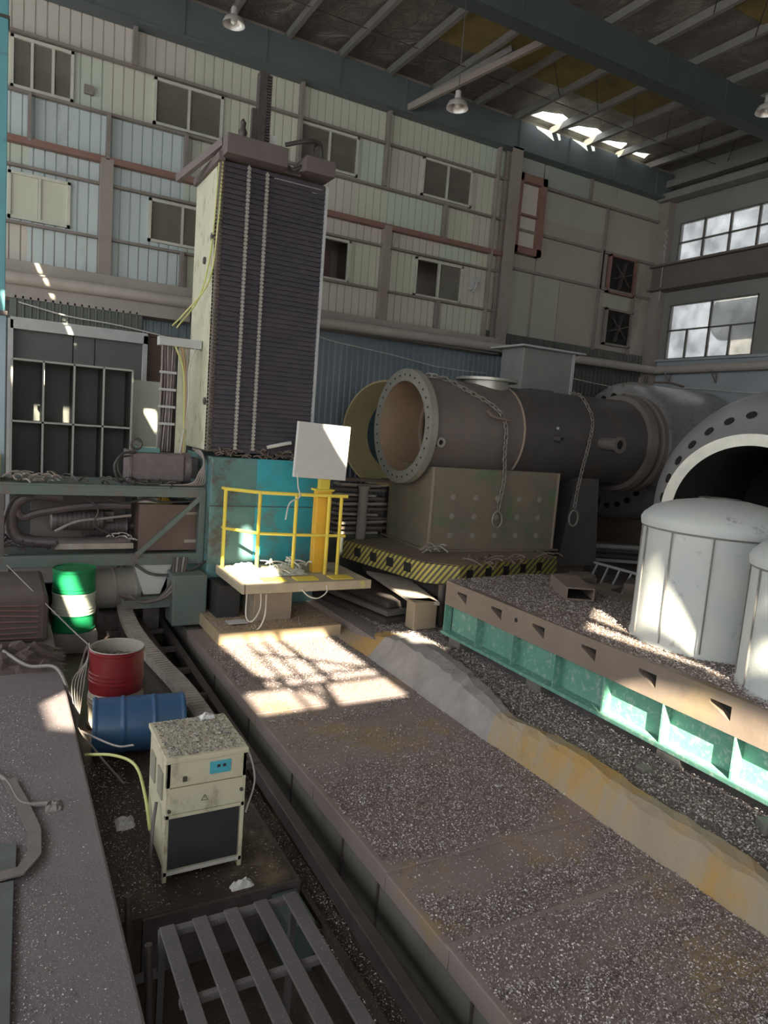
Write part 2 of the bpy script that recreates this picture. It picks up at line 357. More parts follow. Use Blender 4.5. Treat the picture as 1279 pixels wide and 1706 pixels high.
# ================================================================== STRUCTURE
# roof sheet with unseen openings shaped to throw the sun patches and the open eave slots
RZ = 11.6
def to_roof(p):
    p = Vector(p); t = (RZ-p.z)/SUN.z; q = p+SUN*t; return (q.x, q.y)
patches = [  # wanted sun patches; the roof holes are projected back from them
 [(2.9,9.85,-.2),(3.75,9.85,-.2),(3.85,8.0,-.25),(3.05,8.0,-.25)],          # bed, left part
 [(3.85,9.85,-.2),(4.6,9.85,-.2),(4.72,8.0,-.25),(3.95,8.0,-.25)],          # bed, middle part
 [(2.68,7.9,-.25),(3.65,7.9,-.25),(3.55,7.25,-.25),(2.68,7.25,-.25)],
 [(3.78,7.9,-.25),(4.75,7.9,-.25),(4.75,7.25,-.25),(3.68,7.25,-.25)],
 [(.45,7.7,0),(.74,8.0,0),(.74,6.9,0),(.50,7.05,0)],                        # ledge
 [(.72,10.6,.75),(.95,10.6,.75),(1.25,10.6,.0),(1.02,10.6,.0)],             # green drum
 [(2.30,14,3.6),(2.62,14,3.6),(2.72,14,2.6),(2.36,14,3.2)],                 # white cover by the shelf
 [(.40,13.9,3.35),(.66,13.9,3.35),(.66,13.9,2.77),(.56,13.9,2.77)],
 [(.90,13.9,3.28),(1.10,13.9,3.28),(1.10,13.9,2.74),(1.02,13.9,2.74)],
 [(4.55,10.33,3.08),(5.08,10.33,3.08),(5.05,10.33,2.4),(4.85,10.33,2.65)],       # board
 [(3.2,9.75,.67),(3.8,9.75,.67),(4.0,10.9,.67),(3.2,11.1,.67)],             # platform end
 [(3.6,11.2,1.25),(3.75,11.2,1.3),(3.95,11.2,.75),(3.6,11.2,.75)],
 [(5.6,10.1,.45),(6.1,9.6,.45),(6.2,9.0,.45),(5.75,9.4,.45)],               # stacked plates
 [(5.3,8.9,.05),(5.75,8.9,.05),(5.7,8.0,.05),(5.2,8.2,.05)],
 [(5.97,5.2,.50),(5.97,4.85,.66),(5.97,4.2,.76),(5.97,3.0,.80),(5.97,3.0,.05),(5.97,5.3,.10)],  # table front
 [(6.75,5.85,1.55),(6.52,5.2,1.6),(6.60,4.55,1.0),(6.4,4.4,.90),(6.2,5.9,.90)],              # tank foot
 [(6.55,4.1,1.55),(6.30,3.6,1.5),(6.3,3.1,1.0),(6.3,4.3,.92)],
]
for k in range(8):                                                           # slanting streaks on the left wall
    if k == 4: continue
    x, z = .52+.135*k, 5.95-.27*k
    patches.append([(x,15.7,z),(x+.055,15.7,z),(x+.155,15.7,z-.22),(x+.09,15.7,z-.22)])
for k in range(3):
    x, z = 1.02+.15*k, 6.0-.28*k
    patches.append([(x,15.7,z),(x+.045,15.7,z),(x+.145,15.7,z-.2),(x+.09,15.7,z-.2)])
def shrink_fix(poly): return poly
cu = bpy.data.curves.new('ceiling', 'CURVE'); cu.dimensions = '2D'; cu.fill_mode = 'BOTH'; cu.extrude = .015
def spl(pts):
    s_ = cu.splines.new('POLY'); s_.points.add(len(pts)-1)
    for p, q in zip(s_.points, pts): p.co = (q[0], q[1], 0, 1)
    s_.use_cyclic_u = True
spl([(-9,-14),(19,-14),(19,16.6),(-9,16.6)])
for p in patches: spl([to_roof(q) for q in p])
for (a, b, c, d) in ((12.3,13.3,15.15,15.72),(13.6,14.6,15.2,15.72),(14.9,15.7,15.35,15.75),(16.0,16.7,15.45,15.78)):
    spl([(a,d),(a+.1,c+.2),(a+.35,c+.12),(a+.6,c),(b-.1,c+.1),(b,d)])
tmp = bpy.data.objects.new('tmp_roof', cu); COL.objects.link(tmp); bpy.context.view_layer.update()
me = bpy.data.meshes.new_from_object(tmp.evaluated_get(bpy.context.evaluated_depsgraph_get()))
COL.objects.unlink(tmp); bpy.data.objects.remove(tmp)
ceil = bpy.data.objects.new('ceiling', me); COL.objects.link(ceil); ceil.location = (0, 0, RZ); me.materials.clear(); me.materials.append(foil_m)
struct(ceil); ceil['label'] = 'crinkled silver foil lined roof of the workshop'; ceil['category'] = 'ceiling'

g = G()  # unseen bars added to cast the lattice shadow on the bed
def rbar(p, q, w_=.05):
    a = to_roof(p); b = to_roof(q); g.beam((a[0],a[1],RZ-.05),(b[0],b[1],RZ-.05), w_, .05)
for p, q in (((3.35,9.9,-.25),(3.3,7.2,-.25)),((3.6,9.9,-.25),(3.55,7.2,-.25)),((2.8,8.9,-.25),(3.6,7.6,-.25)),((3.3,9.4,-.25),(4.7,8.3,-.25)),((2.66,8.3,-.25),(4.7,8.35,-.25))): rbar(p, q)
trim(g, girt_m, 'added bars under the unseen roof openings, casting lattice shadows on the bed', 'bars')
# ochre roof sheets
for (a, b, y0, y1) in ((8.2,14.3,12.55,14.0),(10.9,17.9,8.2,9.7)):
    g = G(); x = a
    while x < b: g.box(x, min(x+1.24, b), y0, y1, RZ-.10, RZ-.055); x += 1.27
    trim(g, ochre_m, 'row of ochre brown translucent roof sheets under the foil', 'roof sheet')
# roof beams
def ibeam_x(g, x0, x1, y, z0, z1, fwid):
    g.box(x0, x1, y-.02, y+.02, z0, z1); g.box(x0, x1, y-fwid/2, y+fwid/2, z0, z0+.03); g.box(x0, x1, y-fwid/2, y+fwid/2, z1-.03, z1)
    x = x0+.9
    while x < x1: g.box(x-.01, x+.01, y-fwid/2+.02, y+fwid/2-.02, z0, z1); x += 1.75
g = G(); g.box(-3, 18.0, 15.72, 15.98, 10.66, 11.38)
x = -2
while x < 18: g.box(x, x+.03, 15.69, 15.72, 10.66, 11.38); x += 1.75
g.box(-3, 18, 15.62, 15.98, 10.62, 10.66)
trim(g, beam_m, 'deep slate teal roof beam running along the top of the back wall', 'beam')
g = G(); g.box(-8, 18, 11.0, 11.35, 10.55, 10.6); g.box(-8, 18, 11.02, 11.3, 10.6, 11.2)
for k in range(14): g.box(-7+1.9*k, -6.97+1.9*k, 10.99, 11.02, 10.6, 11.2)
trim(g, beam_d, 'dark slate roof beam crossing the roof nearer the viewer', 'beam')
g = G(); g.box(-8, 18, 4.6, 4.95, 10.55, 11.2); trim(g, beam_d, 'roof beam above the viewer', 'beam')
# purlins
for k in range(-8, 9):
    x = 8.05+1.27*k
    if x > 17.8: continue
    g = G(); g.box(x-.035, x+.035, -13.5, 15.9, 11.36, 11.52); g.box(x-.05, x+.05, -13.5, 15.9, 11.34, 11.36)
    trim(g, purl_m, 'pale galvanised roof purlin, number %d from the left end' % (k+9), 'purlin')
g = G()
for k in range(3, 9):
    x = 8.05+1.27*k-1.27
    for y in (13.5, 9.3): g.cyl((x, y-.6, 11.35), (x+1.27, y+.6, 11.35), .012, n=6)
for k in range(-6, 8): g.cyl((8.05+1.27*k, 14.4, 11.38), (9.32+1.27*k, 14.4, 11.38), .01, n=6)
trim(g, steel_d, 'thin sag rods between the purlins', 'rod')
g = G(); g.beam((8.6,15.7,10.75),(9.6,13.1,11.35),.09,.14); trim(g, purl_m, 'slanted steel brace from the back wall beam to the roof', 'brace')
g = G(); g.beam((8.6,15.7,10.75),(9.9,12.3,11.3),.09,.14); trim(g, post_m, 'second slanted steel brace below the first', 'brace')
g = G(); g.box(17.6, 18.0, -2, 15.9, 10.55, 10.75); g.box(17.7,17.95,-2,15.9,10.95,11.15); trim(g, purl_m, 'pale eaves purlins along the right wall head', 'purlin')

# back wall with eight office window openings
WIN = [(.17,1.26,8.92,9.85),(2.77,4.21,8.94,9.85),(5.98,7.48,8.96,9.86),(9.28,10.81,8.96,9.88),
       (.15,1.25,6.55,7.42),(2.75,4.15,6.6,7.47),(6.0,7.45,6.5,7.48),(9.29,10.75,6.5,7.46)]
def cladding_tint(x, z):
    if x < 2.4 and z > 9.85: return 3
    if x < 3.5 and z < 8.9: return 2 if (z > 8 or z < 7.6) and x > .5 else random.choice((2,2,3,1))
    if x > 7.5 and z < 7.6: return random.choice((0,3,3,1))
    return random.choice((0,0,1,0,3)) if x > 5 else random.choice((0,1,0))
g, cells = corrug(-3, 12.0, 5.72, 10.9, 16.0, .20, .03, WIN, groove=True, tint=cladding_tint, zcuts=(6.5,7.5,8.0,8.9,9.85), xcuts=(.5,1.9,2.36,3.46,5.19,6.0,7.5,8.35,10.0,11.0))
setting(g, 'wall_back', [cream, cream2, cream3, cream4], 'cream and pale green ribbed cladding of the back wall office floors', 'wall')
g = G()
for i, (x0, x1, z0, z1) in enumerate(((13.2,14.12,5.9,7.68),(14.14,15.6,5.9,7.68),(12.2,13.1,5.9,7.68),(13.2,15.65,7.72,9.2),(15.7,17.9,8.76,10.0),(13.2,15.65,9.2,9.95),(12.2,13.15,10.2,10.7),(13.2,15.0,10.0,10.7),(15.0,18.1,10.0,10.7),(15.65,15.88,5.9,8.74),(17.08,18.1,5.9,8.74),(15.88,17.08,7.2,7.6),(15.88,17.08,5.9,6.1),(12.2,13.15,7.72,8.1))):
    g.box(x0, x1, 15.97, 16.0, z0, z1, mi=[0,3,0,3,3,0,2,1,0,3,3,0,3,3][i])
plain = [mat('dimmed cream panel', (.42,.42,.34), (.37,.37,.31), 1.2, .5, 0, .03, 8, (.30,.27,.22), .62, .8, (1,1,.35)), mat('dimmed green panel', (.37,.41,.34), (.33,.37,.31), 1.2, .5, 0, .03, 8), mat('dimmed pale panel', (.42,.43,.40), (.36,.37,.35), 1.2, .5, 0, .03, 8), mat('dimmed pinkish panel', (.40,.355,.30), (.35,.31,.27), 1.2, .5, 0, .03, 8, (.28,.25,.21), .62, .8, (1,1,.35))]  # cladding colours copied darker, the dim light near the corner put into them
setting(g, 'wall_back', plain, 'plain cream panelled part of the back wall near the corner', 'wall')
g = G(); g.box(-3,18.2,16.2,16.24,-.2,5.7); g.box(-3,18.2,16.02,16.06,5.6,6.5); g.box(12,18.2,16.02,16.06,6.5,11.5); g.box(-3,18.2,16.0,16.04,10.85,11.6); setting(g, 'wall_back', room_m, 'dim backing sheet behind the wall cladding', 'wall')
# offices behind the windows
g = G()
for (a, b, c, d) in WIN:
    a -= .4; b += .4; c -= .25; d += .35
    g.box(a, b, 17.6, 17.63, c, d); g.box(a, b, 16.04, 17.6, c-.02, c); g.box(a, b, 16.04, 17.6, d, d+.02); g.box(a-.02, a, 16.04, 17.6, c, d); g.box(b, b+.02, 16.04, 17.6, c, d)
setting(g, 'wall_office', room_m, 'dim office walls seen through the back wall windows', 'wall')
for i, (a, b, c, d) in enumerate(WIN):
    nm = 'window_%d' % (i+1)
    fr = G(); t = .055
    fr.box(a, b, 15.93, 16.03, c, c+t); fr.box(a, b, 15.93, 16.03, d-t, d); fr.box(a, a+t, 15.93, 16.03, c, d); fr.box(b-t, b, 15.93, 16.03, c, d)
    n = 3 if i == 0 else 2
    cuts = [a+(b-a)*k/n for k in range(1, n)]
    for x in cuts: fr.box(x-.025, x+.025, 15.94, 16.02, c, d)
    where = ['upper row, far left, three panes','upper row, second from left','upper row, behind the column top','upper row, furthest right',
             'lower row, far left beside the blue column','lower row, half hidden by the column','lower row, right of the column with the reddish open pane','lower row, furthest right, left pane slid open'][i]
    o = fr.build(nm, wframe); struct(o); o['label'] = 'cream framed sliding office window, '+where; o['category'] = 'window'
    xs = [a]+cuts+[b]
    for k in range(n):
        if (i == 7 and k == 0): continue
        if (i == 6 and k == 1): continue
        q = G(); q.box(xs[k]+.03, xs[k+1]-.03, 15.975, 15.985, c+.04, d-.04); q.build('pane', glass_d if i != 4 else cream, o)
g = G(); g.box(3.78,3.92,16.6,16.62,8.95,9.85); g.build('curtain', mat('yellow curtain', (.60,.52,.14), (.5,.44,.12), 5, .8)); o = bpy.data.objects['curtain']; tag(o, 'yellow curtain strip behind the second upper office window', 'curtain')
g = G(); g.box(6.9,7.4,17.0,17.02,6.5,7.45); o = g.build('inner_door', mat('reddish brown door', (.20,.12,.10), (.16,.10,.09), 3, .6)); tag(o, 'reddish brown door inside the open lower office window', 'door')
# girts and posts
for z, m_, lab, x1 in ((9.9,girt_m,'thin girt above the upper office windows',11.9),(8.87,girt_m,'thin girt under the upper office windows',11.9),(7.98,girt_r,'red oxide floor girt between the window rows',11.9),
                   (7.52,girt_m,'thin girt above the lower office windows',11.9),(6.47,girt_m,'thin girt under the lower office windows',11.9),(5.72,girt_m,'bottom girt above the concrete band',11.9)):
    g = G(); h = .06 if m_ is girt_r else .025; g.box(-3, x1, 15.86-(.05 if m_ is girt_r else 0), 15.97, z-h, z+h); trim(g, m_, lab, 'girt')
for z, lab in ((10.0,'girt near the roof right of the tall column'),(8.74,'girt above the fan openings'),(7.7,'girt at mid height right of the tall column')):
    g = G(); g.box(12.1, 18.0, 15.88, 15.97, z-.035, z+.035); trim(g, girt_m, lab, 'girt')
for x, z0, z1 in ((15.64,7.7,10.0),(15.62,5.9,8.74),(14.9,10.0,10.7),(17.08,5.9,8.7)):
    g = G(); g.box(x-.035, x+.035, 15.88, 15.97, z0, z1); trim(g, girt_m, 'short vertical rail on the cream panels near the corner', 'rail')
for x, z0, z1, w_, m_, lab in ((1.9,5.72,8.0,.12,post_m,'brown post between the lower left windows'),(8.36,5.72,8.0,.10,post_m,'brown post right of the machine column'),(2.36,9.9,10.7,.04,girt_m,'short stud near the top left'),
      (.5,7.98,8.87,.03,girt_m,'thin stud by the far left windows'),(1.91,7.98,8.87,.035,girt_m,'thin stud above the brown post'),(3.44,7.98,8.87,.035,girt_m,'thin stud under the second upper window'),(5.95,8.87,10.7,.035,girt_m,'thin stud beside the third upper window'),
      (8.2,8.9,10.7,.035,girt_m,'thin stud midway along the back wall'),(10.0,8.0,8.87,.035,girt_m,'thin stud under the fourth upper window'),(10.0,5.72,6.47,.035,girt_m,'thin stud under the slid open window'),(3.45,5.72,6.47,.035,girt_m,'thin stud behind the column foot')):
    g = G(); g.box(x-w_, x+w_, 15.8, 15.97, z0, z1); trim(g, m_, lab, 'post')
g = G(); g.box(11.78,12.12,15.62,15.66,5.5,10.66); g.box(11.78,12.12,15.9,15.94,5.5,10.66); g.box(11.93,11.97,15.66,15.9,5.5,10.66); g.box(11.5,11.56,15.8,15.95,5.5,10.66)
trim(g, post_m, 'tall brown grey H column on the back wall right of the offices', 'column')
# old framed sash, two fan openings
g = G(); a, b, c, d = 12.2, 13.15, 8.1, 10.15
for q in ((a,b,c,c+.18),(a,b,d-.2,d),(a,a+.12,c,d),(b-.16,b,c,d)): g.box(q[0],q[1],15.75,15.96,q[2],q[3])
g.box(a,b,15.8,15.94,9.1,9.15)
o = setting(g, 'window_9', girt_r, 'tall brown framed blocked window beside the H column', 'window'); q = G(); q.box(a+.1,b-.1,15.93,15.95,c+.1,d-.1); q.build('infill_panel', cream4, o)
for n_, (a,b,c,d) in ((10,(15.9,17.03,7.62,8.72)),(11,(15.98,17.1,6.1,7.18))):
    g = G()
    for q in ((a,b,c,c+.06),(a,b,d-.06,d),(a,a+.06,c,d),(b-.06,b,c,d)): g.box(q[0],q[1],15.85,15.96,q[2],q[3])
    o = setting(g, 'window_%d' % n_, girt_r if n_ == 10 else girt_m, 'dark %s fan opening near the corner' % ('upper rust framed' if n_ == 10 else 'lower'), 'window')
    q = G(); q.box(a+.05,b-.05,15.94,15.96,c+.05,d-.05); q.build('opening_shade', hole_m, o)  # black sheet imitates the dark inside the opening
    for k in range(6):
        an = k*math.pi/3+.3; cx, cz = (a+b)/2, (c+d)/2
        q = G(); q.beam((cx,15.9,cz),(cx+.42*math.cos(an),15.9,cz+.42*math.sin(an)),.03,.16,(0,1,0.4)); q.build('fan_blade', steel_d, o)
    q = G(); q.cyl(((a+b)/2,15.86,(c+d)/2),((a+b)/2,15.94,(c+d)/2),.09); q.build('fan_hub', steel_d, o)
# lower part of back wall
g, _ = corrug(2.7, 13.2, 0, 5.35, 16.1, .16, .04, nm=1); setting(g, 'wall_back', corr_m, 'blue grey corrugated steel lower wall behind the machine', 'wall')
g, _ = corrug(11.6, 18.1, 5.3, 5.95, 15.96, .14, .04, nm=1); setting(g, 'wall_back', corr_d, 'dark corrugated strip above the pipe near the corner', 'wall')
g, _ = corrug(13.2, 18.1, 0, 5.4, 16.1, .16, .04, nm=1); setting(g, 'wall_back', corr_d, 'dark green corrugated lower wall near the corner', 'wall')
g = G(); g.box(-3, 11.9, 15.6, 16.3, 5.30, 5.72); g.box(-3, 3.6, 15.5, 16.1, 5.0, 5.34); trim(g, band_m, 'dusty grey band along the wall below the offices', 'ledge', .01)
g = G(); g.cyl((-3,15.45,5.34),(17.85,15.45,5.5),.12,n=16); g.cyl((17.85,15.45,5.5),(17.85,-2,5.62),.12,n=16)
p_ = g.build('wall_pipe', pipe_m); tag(p_, 'long dusty pipe running along the back wall and round the corner', 'pipe')
g = G()
for y in (15.0,13.4,11.6): g.beam((18.05,y,5.45),(17.75,y,5.45),.04,.04); g.beam((18.05,y,5.1),(17.75,y,5.42),.03,.03); g.beam((18.05,y,5.1),(18.05,y,5.5),.03,.03,(1,0,0))
trim(g, girt_m, 'angle brackets carrying the pipe on the right wall', 'bracket')
g = G(); g.box(11.0,11.06,15.8,15.97,6.9,7.2); g.box(11.1,11.2,15.8,15.97,7.1,7.25); g.tube([(11.0,15.85,7.2),(11.12,15.8,7.05),(11.05,15.85,6.85)],.03); o = g.build('wall_bracket', lgrey); tag(o,'small pale broken bracket on the wall right of the slid open window','bracket')
g = G(); g.box(1.45,1.62,15.9,15.96,9.15,9.32); o = g.build('notice_box', girt_m); tag(o,'small square box on the wall right of the far left upper window','box')
# left door bay
g, _ = corrug(.2, 2.65, 4.62, 5.05, 15.55, .13, .05, nm=1); setting(g, 'wall_header', corr_d, 'grey corrugated sheet above the sliding door', 'wall')
g = G(); g.box(.22,2.72,15.35,15.5,4.42,4.58); g.box(.22,2.72,15.4,15.5,4.58,4.64); g.box(.18,.27,15.35,15.5,0,4.6); g.box(2.64,2.72,15.35,15.5,0,4.6)
d_ = setting(g, 'door_1', lgrey, 'light grey framed sliding door bay at the left of the back wall', 'door')
for a, b in ((.27,1.32),(1.34,1.72),(1.74,2.64)):
    q = G(); q.box(a, b, 15.52+.04*(a<1.33), 15.56+.04*(a<1.33), 0, 4.45); q.build('door_panel', door_m, d_)
g = G(); g.box(2.72,3.4,15.75,15.8,0,4.65); g.box(2.72,4.2,15.7,15.8,4.62,4.68); setting(g, 'door_2', [brown_b], 'dark brown side door beside the grey door bay', 'door')
g = G(); g.box(-3,2.8,16.12,16.16,0,5.4); setting(g, 'wall_back', door_m, 'dark wall behind the sliding door bay', 'wall')

# right wall
WR = [(11.9,15.34,8.76,9.92),(12.45,15.35,5.85,7.5)]
g = G(); X = 18.1
g.box(X, X+.15, -2, 16.1, 9.92, 11.6); g.box(X, X+.15, 15.34, 16.1, 8.76, 9.92); g.box(X, X+.15, -2, 11.0, 8.76, 9.92); g.box(X, X+.15, 11.0, 11.9, 8.76, 9.92)
g.box(X, X+.15, -2, 16.1, 7.5, 8.76); g.box(X, X+.15, 15.35, 16.1, 5.85, 7.5); g.box(X, X+.15, -2, 12.45, 5.85, 7.5)
setting(g, 'wall_right', rwall_m, 'grey upper right wall with two steel windows', 'wall')
g = G(); g.box(X, X+.15, -2, 16.1, 0, 5.85); setting(g, 'wall_right', rwall_b, 'pale blue grey lower right wall', 'wall')
g = G(); g.box(17.75,18.08,-2,15.9,7.95,8.6); g.box(17.6,18.1,-2,15.9,8.6,8.66); g.box(17.6,18.1,-2,15.9,7.9,7.95); trim(g, crane_m, 'dark brown crane runway beam along the right wall', 'beam')
g = G(); g.box(17.9,18.1,-2,15.6,8.68,8.76); g.box(17.98,18.1,-2,15.6,5.78,5.85); trim(g, rwall_b, 'pale sill below the right wall windows', 'sill')
g = G(); g.box(17.8,18.1,15.6,16.0,0,10.6); trim(g, post_m, 'corner column between the back and right walls', 'column')
g = G()
for k in range(9): g.cyl((17.7,15.5,8.9+k*.09),(17.7+.05*(-1)**k,15.5,8.98+k*.09),.03,n=8)
g.cyl((17.72,15.5,7.6),(17.72,15.5,8.9),.015); o=g.build('hanging_cable', steel_l); tag(o,'pale twisted cable hanging in the corner of the walls','cable')
o = None
for n_, (a, b, c, d), vs, hs, part in ((12, WR[0], (12.6,13.42,14.24,14.95-.33), (9.33,), None),(13, WR[1], (13.9,), (6.72,), ((14.65,),(13.2,)))):
    g = G(); t = .035
    for q in ((a,b,c,c+t),(a,b,d-t,d),(a,a+t,c,d),(b-t,b,c,d)): g.box(X-.02,X+.1,q[0],q[1],q[2],q[3])
    for v in (vs if n_ == 13 else (12.76,13.62,14.48)): g.box(X-.02,X+.06,v-.025,v+.025,c,d)
    for h in hs: g.box(X-.02,X+.06,a,b,h-.02,h+.02)
    if n_ == 13:
        for v in (14.65,13.2): g.box(X-.02,X+.06,v-.02,v+.02,c,hs[0])
    o = setting(g, 'window_%d' % n_, dframe, 'steel sash window %s the crane beam on the right wall' % ('above' if n_ == 12 else 'below'), 'window')
    q = G(); q.box(X+.02,X+.025,a+.02,b-.02,c+.02,d-.02); q.build('glazing', glass_c, o)
# neighbour hall seen through the windows
bl = thing('outside_building', (24,12,0), 'pale building seen through the right wall windows', 'building')
q = G(); q.box(24,30,4,17.5,0,10.2); q.build('wall', out_m, bl); q = G(); q.box(23.7,30.2,3.8,17.7,10.2,10.5); q.build('roof', rwall_b, bl)
for y in (8,11,14): q = G(); q.box(23.95,24,y,y+1.2,7.2,9.2); q.build('window', glass_d, bl)
q = G(); q.cyl((21.5,9,7.6),(21.5,16,7.6),.7,n=24); q.build('round_tank', tank_m); tag(bpy.data.objects['round_tank'],'large pale round pipe outside behind the lower steel window','pipe')
q = G(); q.box(19,30,-2,30,-.2,-.05); setting(q,'floor',band_m,'ground outside the right wall','ground')

# side and rear walls outside the view, with big open doorways for daylight
g = G(); g.box(-9,-8.9,-14,16.5,9.3,11.6); g.box(-9,19,-14,-13.9,9.0,11.6); g.box(18.1,18.2,-14,-2,0,11.6); g.box(5,19,-14,-13.9,0,9.0); g.box(-9,-8.9,-14,16.5,0,3.2); g.box(-9,5,-14,-13.9,0,2.2); setting(g, 'wall_left', rwall_m, 'upper sheeting above the open sides of the hall', 'wall')

# ---- floors
g = G(); g.box(5.0,18.1,-14,16.1,-.25,-.05); setting(g,'floor',gravel_m,'chip covered workshop floor at the right','floor')
g = G(); g.box(-9,5.0,13.2,16.1,-.25,-.05); setting(g,'floor',gravel_m,'workshop floor behind the machine','floor')
g = G(); g.box(-9,.70,-14,13.2,-1.4,0.0); setting(g,'floor',ledge_m,'dusty concrete ledge along the left side of the pit','floor',.02)
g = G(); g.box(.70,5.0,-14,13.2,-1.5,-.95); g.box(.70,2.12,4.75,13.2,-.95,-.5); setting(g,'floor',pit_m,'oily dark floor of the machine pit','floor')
g = G(); g.box(2.12,2.36,-2,12.6,-.95,-.66); g.box(2.16,2.2,-2,12.6,-.66,-.6); setting(g,'trim_90',pit_m,'chip strewn step along the foot of the machine bed','step')
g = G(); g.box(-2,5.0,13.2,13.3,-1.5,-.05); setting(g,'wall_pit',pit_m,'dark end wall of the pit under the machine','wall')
# guide rail left of bed, far part
g = G(); g.beam((2.28,-1,-.52),(2.47,12.5,-.46),.10,.14); o=g.build('guide_rail',steel_d,bevel=.01); tag(o,'grey steel guide rail running beside the machine bed','rail')
# cross struts in the trench
for k in range(6):
    g = G(); y = 6.5+k*.95; g.box(1.55,2.4,y,y+.07,-.47,-.40); o = g.build('trench_strut', steel_d); tag(o,'dark strut across the trench beside the bed, among the drag chain','strut','struts across the trench')

# ================================================================== MACHINE BED
bed = thing('machine_bed', (3.7,5,-.95), 'long brown steel covered machine bed running away from the viewer', 'machine bed')
g = G(); g.box(2.66,4.78,-3,12.4,-.95,-.32); g.build('bed_casting', bed_s, bed, .01)
edges = [-3,1.2,2.4,3.36,4.22,5.62,7.3,9.0,10.6]
def plate_z(y):
    i = 0
    for i in range(len(edges)-1):
        if edges[i] <= y < edges[i+1]: break
    return -.245-.012*(i % 2)
for i, (a, b) in enumerate(zip(edges, edges[1:])):
    z = plate_z(a+.01)
    g = G(); g.box(2.63,4.80,a,b+.05,z-.05,z); g.box(2.625,2.66,a+.004,b-.004,-.40,z-.002); g.build('way_cover', bed_m, bed, .004)
for i, y in enumerate((2.2,3.1,4.35,5.0,6.2,7.6,9.1)):
    g = G(); g.box(2.645,2.665,y,y+.02,-.9,-.3); g.build('joint_strip', steel_d, bed)
st = bed
g = G(); g.box(2.88,4.86,9.78,12.3,-.26,-.07); g.build('saddle_step', mat('sandy step paint', (.42,.32,.20), (.36,.28,.19), 3, .6, 0, .15, 30, (.46,.33,.14), .58, 2), bed, .012)

# concrete kerb right of bed
def wavy(x): return .03*math.sin(x*1.7)+.015*math.sin(x*4.1+1)
g = G(); n = 90; ys = [-3+13.0*i/n for i in range(n+1)]
rows = []
for y in ys:
    w1 = wavy(y); big = max(0, min(1, (y-5.8)/1.2))
    zt = .09+w1*.5+.05*big-.26*max(0, min(1, (y-8.3)/1.3))
    rows.append([(4.76,y,-.9),(4.78+.01*w1,y,-.25),(4.86+.18*big+.3*w1,y,zt-.04),(4.93+.3*big+.5*w1,y,zt),(5.08+.32*big+.8*w1,y,zt-.02),(5.14+.34*big+.8*w1,y,-.1),(5.2+.3*big,y,-.9)])
rk_ = random.Random(5)
for r_ in rows:
    for j in (2,3,4): r_[j] = (r_[j][0]+rk_.uniform(-.02,.02), r_[j][1], r_[j][2]+rk_.uniform(-.018,.018))
k = len(rows[0]); vs = [v for r_ in rows for v in r_]
fs = [(i*k+j, i*k+j+1, (i+1)*k+j+1, (i+1)*k+j) for i in range(n) for j in range(k-1)]
mi = [1 if (5.75 < ys[i] < 8.6) else 0 for i in range(n) for j in range(k-1)]
g.add(vs, fs, False); g.mi = mi; g.add(rows[0], [tuple(range(k))]); g.add(rows[-1], [tuple(range(k-1,-1,-1))])
o = g.build('trim_91', [conc_m, conc_g]); struct(o); o['label'] = 'ochre stained and broken concrete kerb along the right of the bed'; o['category'] = 'kerb'

# ================================================================== CHIPS
def chips(name, label, pts_fn, n, size, seed=1, flat=.4):
    rnd = random.Random(seed); g = G()
    for i in range(n):
        p = pts_fn(rnd)
        if p is None: continue
        p = Vector(p); a = rnd.random()*6.283; s_ = size*(.5+rnd.random()); u = Vector((math.cos(a), math.sin(a), (rnd.random()-.5)*flat))*s_
        v = Vector((-math.sin(a), math.cos(a), (rnd.random()-.5)*flat))*s_*(.3+.4*rnd.random()); c = Vector((0,0,s_*.35))
        r_ = rnd.random(); m_ = 0 if r_ < .2 else (1 if r_ < .55 else 2)
        g.v += [tuple(p-u*.5), tuple(p+v*.5+c), tuple(p+u*.5), tuple(p-v*.5+c*.4)]; k = len(g.v)-4
        g.f.append((k,k+1,k+2,k+3)); g.sm.append(False); g.mi.append(m_)
    xs, ys_, zs = zip(*g.v); o0 = Vector((sum(xs)/len(xs), sum(ys_)/len(ys_), min(zs)))
    me = bpy.data.meshes.new(name); me.from_pydata([(x-o0.x, y-o0.y, z-o0.z) for x, y, z in g.v], [], g.f); me.polygons.foreach_set('material_index', g.mi)
    for mm in (chip_a, chip_b, chip_c): me.materials.append(mm)
    o = bpy.data.objects.new(name, me); COL.objects.link(o); o.location = o0; tag(o, label, 'metal chips', kind='stuff'); return o
def dens_bed(y):
    d = .07
    for c, w_, h in ((9.1,.7,.9),(8.3,.3,.4),(7.05,.10,.5),(6.5,.12,.25),(5.75,.22,.6),(5.35,.22,1.0),(4.85,.30,.75),(4.5,.12,.6),(3.72,.16,1.0),(3.3,.25,.45),(2.9,.10,.9),(2.55,.3,.4),(2.1,.2,.7)): d += h*math.exp(-((y-c)/w_)**2)
    return d
def f_bed(r):
    x = r.uniform(2.67,4.78); y = 1.9+8.0*r.random()**1.35
    if r.random() > dens_bed(y+.12*math.sin(x*2.1)+.06*math.sin(x*5.3+y)-.10*(x-3.7)): return None
    return (x, y, plate_z(y)+.001+r.random()*.008)
chips('metal_chips', 'metal cutting chips scattered in bands over the machine bed', f_bed, 150000, .0165, 3)
def f_kerb(r):
    y = 1.5+7.8*r.random(); x = r.uniform(5.15,6.0); return (x, y, -.05+r.random()*.04+.05*math.exp(-((x-5.3)/.15)**2))
chips('metal_chips', 'metal chips piled between the concrete kerb and the green table', f_kerb, 26000, .023, 4)
def f_table(r):
    y = r.uniform(2.5,8.6); x = 6.0+1.9*r.random()**1.2
    return (x, y, .885+r.random()*.02+.03*max(0,math.sin(x*3+y*2)))
